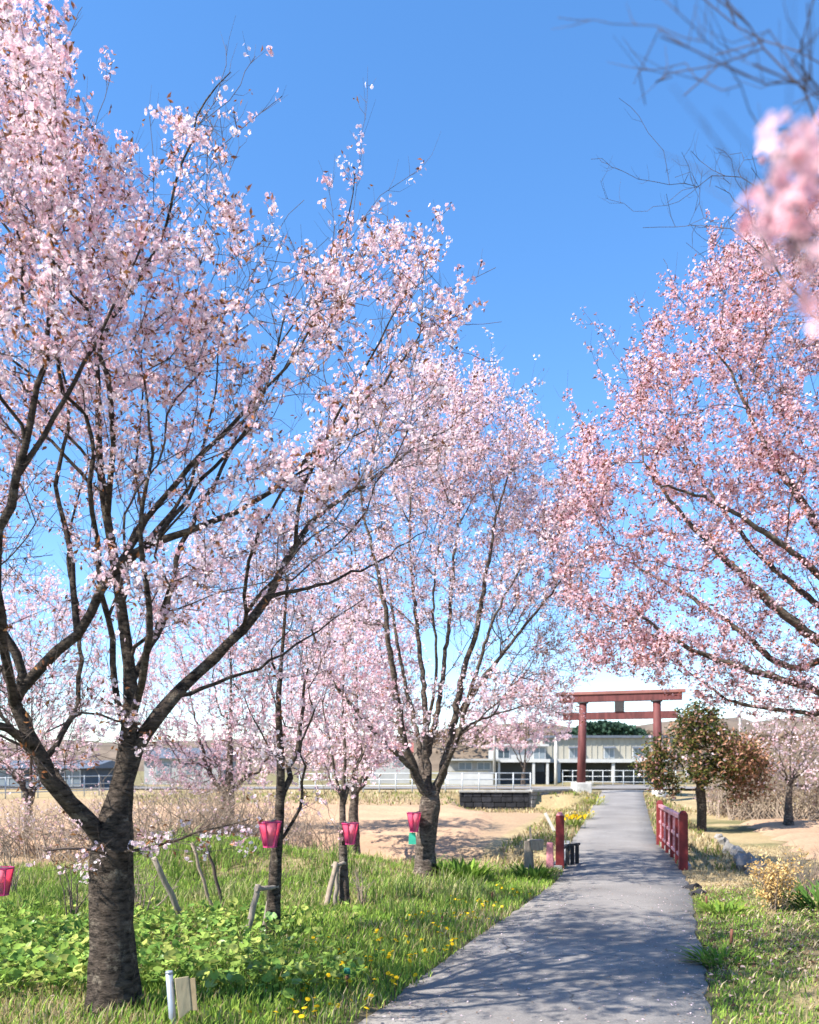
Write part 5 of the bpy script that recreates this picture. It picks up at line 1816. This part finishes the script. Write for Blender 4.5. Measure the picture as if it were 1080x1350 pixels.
# ---------------------------------------------------------------- pipe fences
def pipe_fence(label, A, B, n, H, rails, r=.03, group='pale pipe fences along the road'):
    A, B = Vector(A), Vector(B)
    root = empty('pipe_fence', A, label, 'fence', group)
    for i in range(n):
        p = A.lerp(B, i / (n - 1))
        MB().tube([p - Vector((0, 0, .15)), p + Vector((0, 0, H))], [r * 1.25] * 2, 8).build('post', M['fence'], root, True)
    for z in rails:
        MB().tube([A + Vector((0, 0, z)), B + Vector((0, 0, z))], [r] * 2, 8).build('rail', M['fence'], root, True)


f0, f1 = P(395, 1040, 46.5), P(700, 1040, 44.2)
pipe_fence('pale three-rail pipe fence on the bank above the dark wall', (f0[0], 46.5, float(gz(f0[0], 46.5))), (f1[0], 44.3, .33), 15, 1.05, (.35, .68, 1.02))
f0, f1 = P(742, 1036, 60), P(905, 1036, 58)
pipe_fence('white three-rail fence across the road beyond the gate', (f0[0], 60, .28), (f1[0], 58, .28), 13, 1.15, (.3, .7, 1.12), .024)
f0, f1 = P(-60, 1040, 40), P(150, 1040, 44)
pipe_fence('pale pipe fence before the blue-roofed house', (f0[0], 40, float(gz(f0[0], 40))), (f1[0], 44, float(gz(f1[0], 44))), 11, 1.1, (.3, .65, 1.05), .026)


# ---------------------------------------------------------------- buildings
def window(root, c, w, h, y, frame='fascia', glass='glass_grey'):
    o = MB().box((c[0], y - .02, c[1]), (w + .14, .1, h + .14)).build('window', M[frame], root)
    MB().box((c[0], y - .06, c[1]), (w, .06, h)).build('pane', M[glass], o)
    MB().box((c[0], y - .1, c[1]), (.05, .04, h)).build('mullion', M[frame], o)
    return o


def storehouse():
    d = 80.0
    X = lambda px: (px - 540) / FPX * d
    Z = lambda py: EYE - (py - HORIZON) / FPX * d
    x0, x1 = X(716), X(886)
    root = empty('storehouse', ((x0 + x1) / 2, d, -.2), 'long two-storey cream storehouse with shaded ground floor behind the gate', 'building')
    zf, zt, zb = Z(1001), Z(973), -.5
    w = MB().box(((x0 + x1) / 2, d + 5, (zf + zt) / 2), (x1 - x0, 10, zt - zf)).build('upper_wall', M['cream'], root)
    mb = MB()
    for x in np.arange(x0 + .3, x1, .55):
        mb.box((x, d - .02, (zf + zt) / 2), (.06, .08, zt - zf - .02))
    mb.build('siding_rib', M['cream'], w, kind='stuff')
    MB().box(((x0 + x1) / 2, d - .9, zf - .16), (x1 - x0 + .4, 2.0, .34)).build('fascia', M['fascia'], root)
    MB().box(((x0 + x1) / 2, d + 4.9, zt + .12), (x1 - x0 + .5, 10.6, .24)).build('roof', M['roof'], root)
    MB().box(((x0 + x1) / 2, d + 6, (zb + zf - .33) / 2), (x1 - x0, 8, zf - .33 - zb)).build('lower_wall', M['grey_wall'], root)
    for px in (733, 803, 872):
        MB().box((X(px), d - 1.6, (zb + zf - .33) / 2), (.28, .28, zf - .33 - zb)).build('column', M['fascia'], root)
    for px, ww in ((757, .9), (803, .9), (841, .9)):
        window(root, (X(px), Z(992)), ww, 1.05, d)
        MB().add([(X(px) - 4.5 * .12, d - .05, Z(984)), (X(px) + .6, d - .05, Z(984)), (X(px) + .6, d - .5, Z(986)), (X(px) - .6, d - .5, Z(986)), (X(px) - .6, d - .05, Z(985)), (X(px) + .6, d - .05, Z(985)), (X(px) + .6, d - .5, Z(987)), (X(px) - .6, d - .5, Z(987))],
                 [(0, 1, 2, 3), (7, 6, 5, 4), (0, 4, 5, 1), (1, 5, 6, 2), (2, 6, 7, 3), (3, 7, 4, 0)]).build('window_hood', M['roof'], root)
    for px in (776, 792, 815, 832, 850):
        window(root, (X(px), .75), .95, 1.3, d + 2, 'grey_wall', 'glass')
    dr = MB().box((X(748), d + 1.95, .45), (1.0, .12, 1.9)).build('door', M['dark'], root)
    MB().box((X(748) + .35, d + 1.87, .4), (.06, .06, .14)).build('handle', M['galv'], dr)


def wing():
    d = 76.0
    X = lambda px: (px - 540) / FPX * d
    Z = lambda py: EYE - (py - HORIZON) / FPX * d
    root = empty('annex_building', (X(680), d, -.2), 'pale annex with a dark panel as garage bay shade left of the storehouse', 'building')
    x0, x1 = X(655), X(720)
    MB().box(((x0 + x1) / 2, d + 4, (Z(1002) + Z(984)) / 2), (x1 - x0, 8, Z(984) - Z(1002))).build('upper_wall', M['siding'], root)
    MB().box(((x0 + x1) / 2, d + 3.9, Z(984) + .1), (x1 - x0 + .4, 8.6, .2)).build('roof', M['fascia'], root)
    MB().box(((x0 + x1) / 2, d - .6, Z(1003)), (x1 - x0 + .3, 1.6, .3)).build('fascia', M['fascia'], root)
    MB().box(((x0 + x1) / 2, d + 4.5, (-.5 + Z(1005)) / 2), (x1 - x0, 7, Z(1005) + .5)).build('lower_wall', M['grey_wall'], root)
    for px in (656, 701, 719):
        MB().box((X(px), d - 1.2, (-.5 + Z(1005)) / 2), (.22, .22, Z(1005) + .5)).build('column', M['fascia'], root)
    MB().box((X(712), d + .95, .35), (1.2, .1, 1.7)).build('garage_shade_panel', M['dark'], root)  # solid dark panel painting the shade inside a garage bay
    window(root, (X(664), Z(993)), 1.0, .9, d, 'fascia', 'glass')
    window(root, (X(711), Z(993)), 1.0, 1.0, d)
    low = empty('lean_to_shed', (X(625), d - 3, -.2), 'long low shed with white lower wall beside the annex', 'building')
    a, b_ = X(590), X(652)
    MB().box(((a + b_) / 2, d + 1, (Z(1017) + Z(1003)) / 2), (b_ - a, 5, Z(1003) - Z(1017))).build('upper_wall', M['concrete'], low)
    MB().box(((a + b_) / 2, d + .9, (Z(1017) - .5) / 2 - .03), (b_ - a - .05, 5, Z(1017) + .42)).build('lower_wall', M['fascia'], low)
    MB().box(((a + b_) / 2, d + .8, Z(1003) + .08), (b_ - a + .4, 5.8, .16)).build('roof', M['siding'], low)
    window(low, (X(612), Z(1010)), 1.1, .6, d - 1.5)
    window(low, (X(636), Z(1010)), 1.1, .6, d - 1.5)


storehouse()
wing()


def house(name, label, px0, px1, py_eave, py_ridge, d, wallm, roofm, wins):
    X = lambda px: (px - 540) / FPX * d
    Z = lambda py: EYE - (py - HORIZON) / FPX * d
    x0, x1 = X(px0), X(px1)
    root = empty(name, ((x0 + x1) / 2, d, -.2), label, 'building')
    ze, zr, dep = Z(py_eave), Z(py_ridge), 7.0
    MB().box(((x0 + x1) / 2, d + dep / 2, (ze - .6) / 2), (x1 - x0, dep, ze + .6)).build('wall', M[wallm], root)
    o = .45
    V = [(x0 - o, d - o, ze), (x1 + o, d - o, ze), (x1 + o, d + dep + o, ze), (x0 - o, d + dep + o, ze), (x0 - o, d + dep / 2, zr), (x1 + o, d + dep / 2, zr)]
    MB().add(V, [(0, 1, 5, 4), (2, 3, 4, 5), (0, 4, 3), (1, 2, 5), (3, 2, 1, 0)]).build('roof', M[roofm], root)
    for (px, py, w, h) in wins:
        window(root, (X(px), Z(py)), w, h, d)


house('low_house', 'low house with a blue-grey roof behind the left fence', -90, 112, 1013, 1002, 52, 'grey_wall', 'roof', [(-40, 1026, 1.4, .9), (12, 1026, 1.4, .9), (60, 1026, 1.4, .9), (96, 1026, .9, .9)])
house('small_house', 'small pale house with a dull red roof glimpsed between trunks', 488, 540, 992, 978, 88, 'siding', 'roof_red', [(503, 1003, 1.0, .9), (524, 1003, 1.0, .9)])
house('farm_shed', 'grey-roofed shed glimpsed behind the brush on the left', 190, 290, 1000, 985, 75, 'siding', 'roof', [(215, 1014, 1.2, .9), (255, 1014, 1.2, .9)])


# utility poles and their wires
def pole(px, d, top_py, label, r=.13, mat='concrete', arms=True):
    x = (px - 540) / FPX * d
    z = float(gz(x, d))
    zt = EYE - (top_py - HORIZON) / FPX * d
    root = empty('utility_pole', (x, d, z), label, 'pole')
    MB().tube([(x, d, z - .3), (x, d, zt)], [r, r * .7], 12).build('shaft', M[mat], root, True)
    if arms:
        MB().beam((x - .8, d, zt - .35), (x + .8, d, zt - .35), .09, .1).build('crossarm', M['galv'], root)
        for s in (-.7, 0.25, .7):
            MB().tube([(x + s, d, zt - .32), (x + s, d, zt - .12)], [.05, .04], 8).build('insulator', M['white'], root, True)
    return Vector((x, d, zt - .12))


q1 = pole(652, 70, 905, 'tall concrete utility pole behind the pipe fence')
q2 = pole(976, 72, 900, 'tall concrete utility pole right of the evergreen')
pole(733, 68, 972, 'short white post standing before the storehouse', .14, 'white', False)
q3 = pole(330, 74, 905, 'concrete utility pole behind the dark young tree')
for A, B, lab in ((q1, q2, 'overhead wire running from the fence pole to the evergreen pole'), (q3, q1, 'overhead wire running from the left pole to the fence pole')):
    pts = [A.lerp(B, t) - Vector((0, 0, 1.1 * 4 * t * (1 - t))) for t in np.linspace(0, 1, 15)]
    o = MB().tube(pts, [.02] * 15, 5).build('overhead_wire', M['cable'], None)
    tag(o, lab, 'wire')

# ---------------------------------------------------------------- hills and far woods
def hill(name, px0, px1, d, prof, dep, label):
    xs = np.linspace((px0 - 540) / FPX * d, (px1 - 540) / FPX * d, 90)
    pp = xs / d * FPX + 540
    ztop = EYE - (np.interp(pp, *zip(*prof)) - HORIZON) / FPX * d
    V, n = [], 9
    for j in range(n):
        t = j / (n - 1)
        s = math.sin(t * PI)
        y = d - dep + 2 * dep * t
        z = -3 + (ztop + 3) * s ** .8 + (fbm(xs, np.full(90, y), d * .03, 12) - .5) * d * .012 * s
        V += list(zip(xs * (1 + 0 * t), np.full(90, y), z))
    i = np.arange(n - 1)[:, None] * 90
    j = np.arange(89)[None]
    F = np.stack((i + j, i + j + 1, i + 90 + j + 1, i + 90 + j), -1).reshape(-1, 4)
    tag(link(name, np_mesh(name, np.array(V), F, M['hill'], None, True)), label, None, None, 'structure')
    return xs, ztop


hill('hill_brown', -300, 1500, 420, [(-300, 975), (150, 978), (420, 975), (560, 968), (620, 956), (700, 952), (770, 958), (830, 962), (900, 948), (1000, 950), (1100, 940), (1500, 930)], 90, 'brown leafless wooded hills behind the buildings')
hill('hill_far', 600, 1100, 700, [(600, 985), (740, 965), (800, 955), (860, 958), (940, 950), (1100, 960)], 120, 'further ridge behind the gate')
rng = np.random.default_rng(77)
n = 9000
px = np.concatenate((rng.normal(805, 26, n // 2), rng.uniform(560, 1100, n - n // 2)))
d = np.where(np.arange(n) < n // 2, rng.uniform(300, 330, n), rng.uniform(330, 400, n))
top = np.where(np.arange(n) < n // 2, np.interp(px, (740, 775, 800, 830, 870), (975, 956, 955, 960, 975)), 962 + 8 * noise2(px, px, 40, 3))
py = top + np.abs(rng.standard_normal(n)) * 9
C = np.stack(((px - 540) / FPX * d, d, EYE - (py - HORIZON) / FPX * d), 1)
ced = np.arange(n) < n // 2
cols = np.where(ced[:, None], np.array((.035, .065, .045)), np.array((.17, .12, .085))) * rng.uniform(.6, 1.4, (n, 1))
V, F, K = leaves(C, rand_dirs(n, rng), rng.uniform(1.2, 2.6, n), cols, rng, .8)
tag(link('far_wood', np_mesh('far_wood', V, F, M['cedar'], K), kind='stuff'), 'distant dark cedars and bare woods on the hill behind the gate')
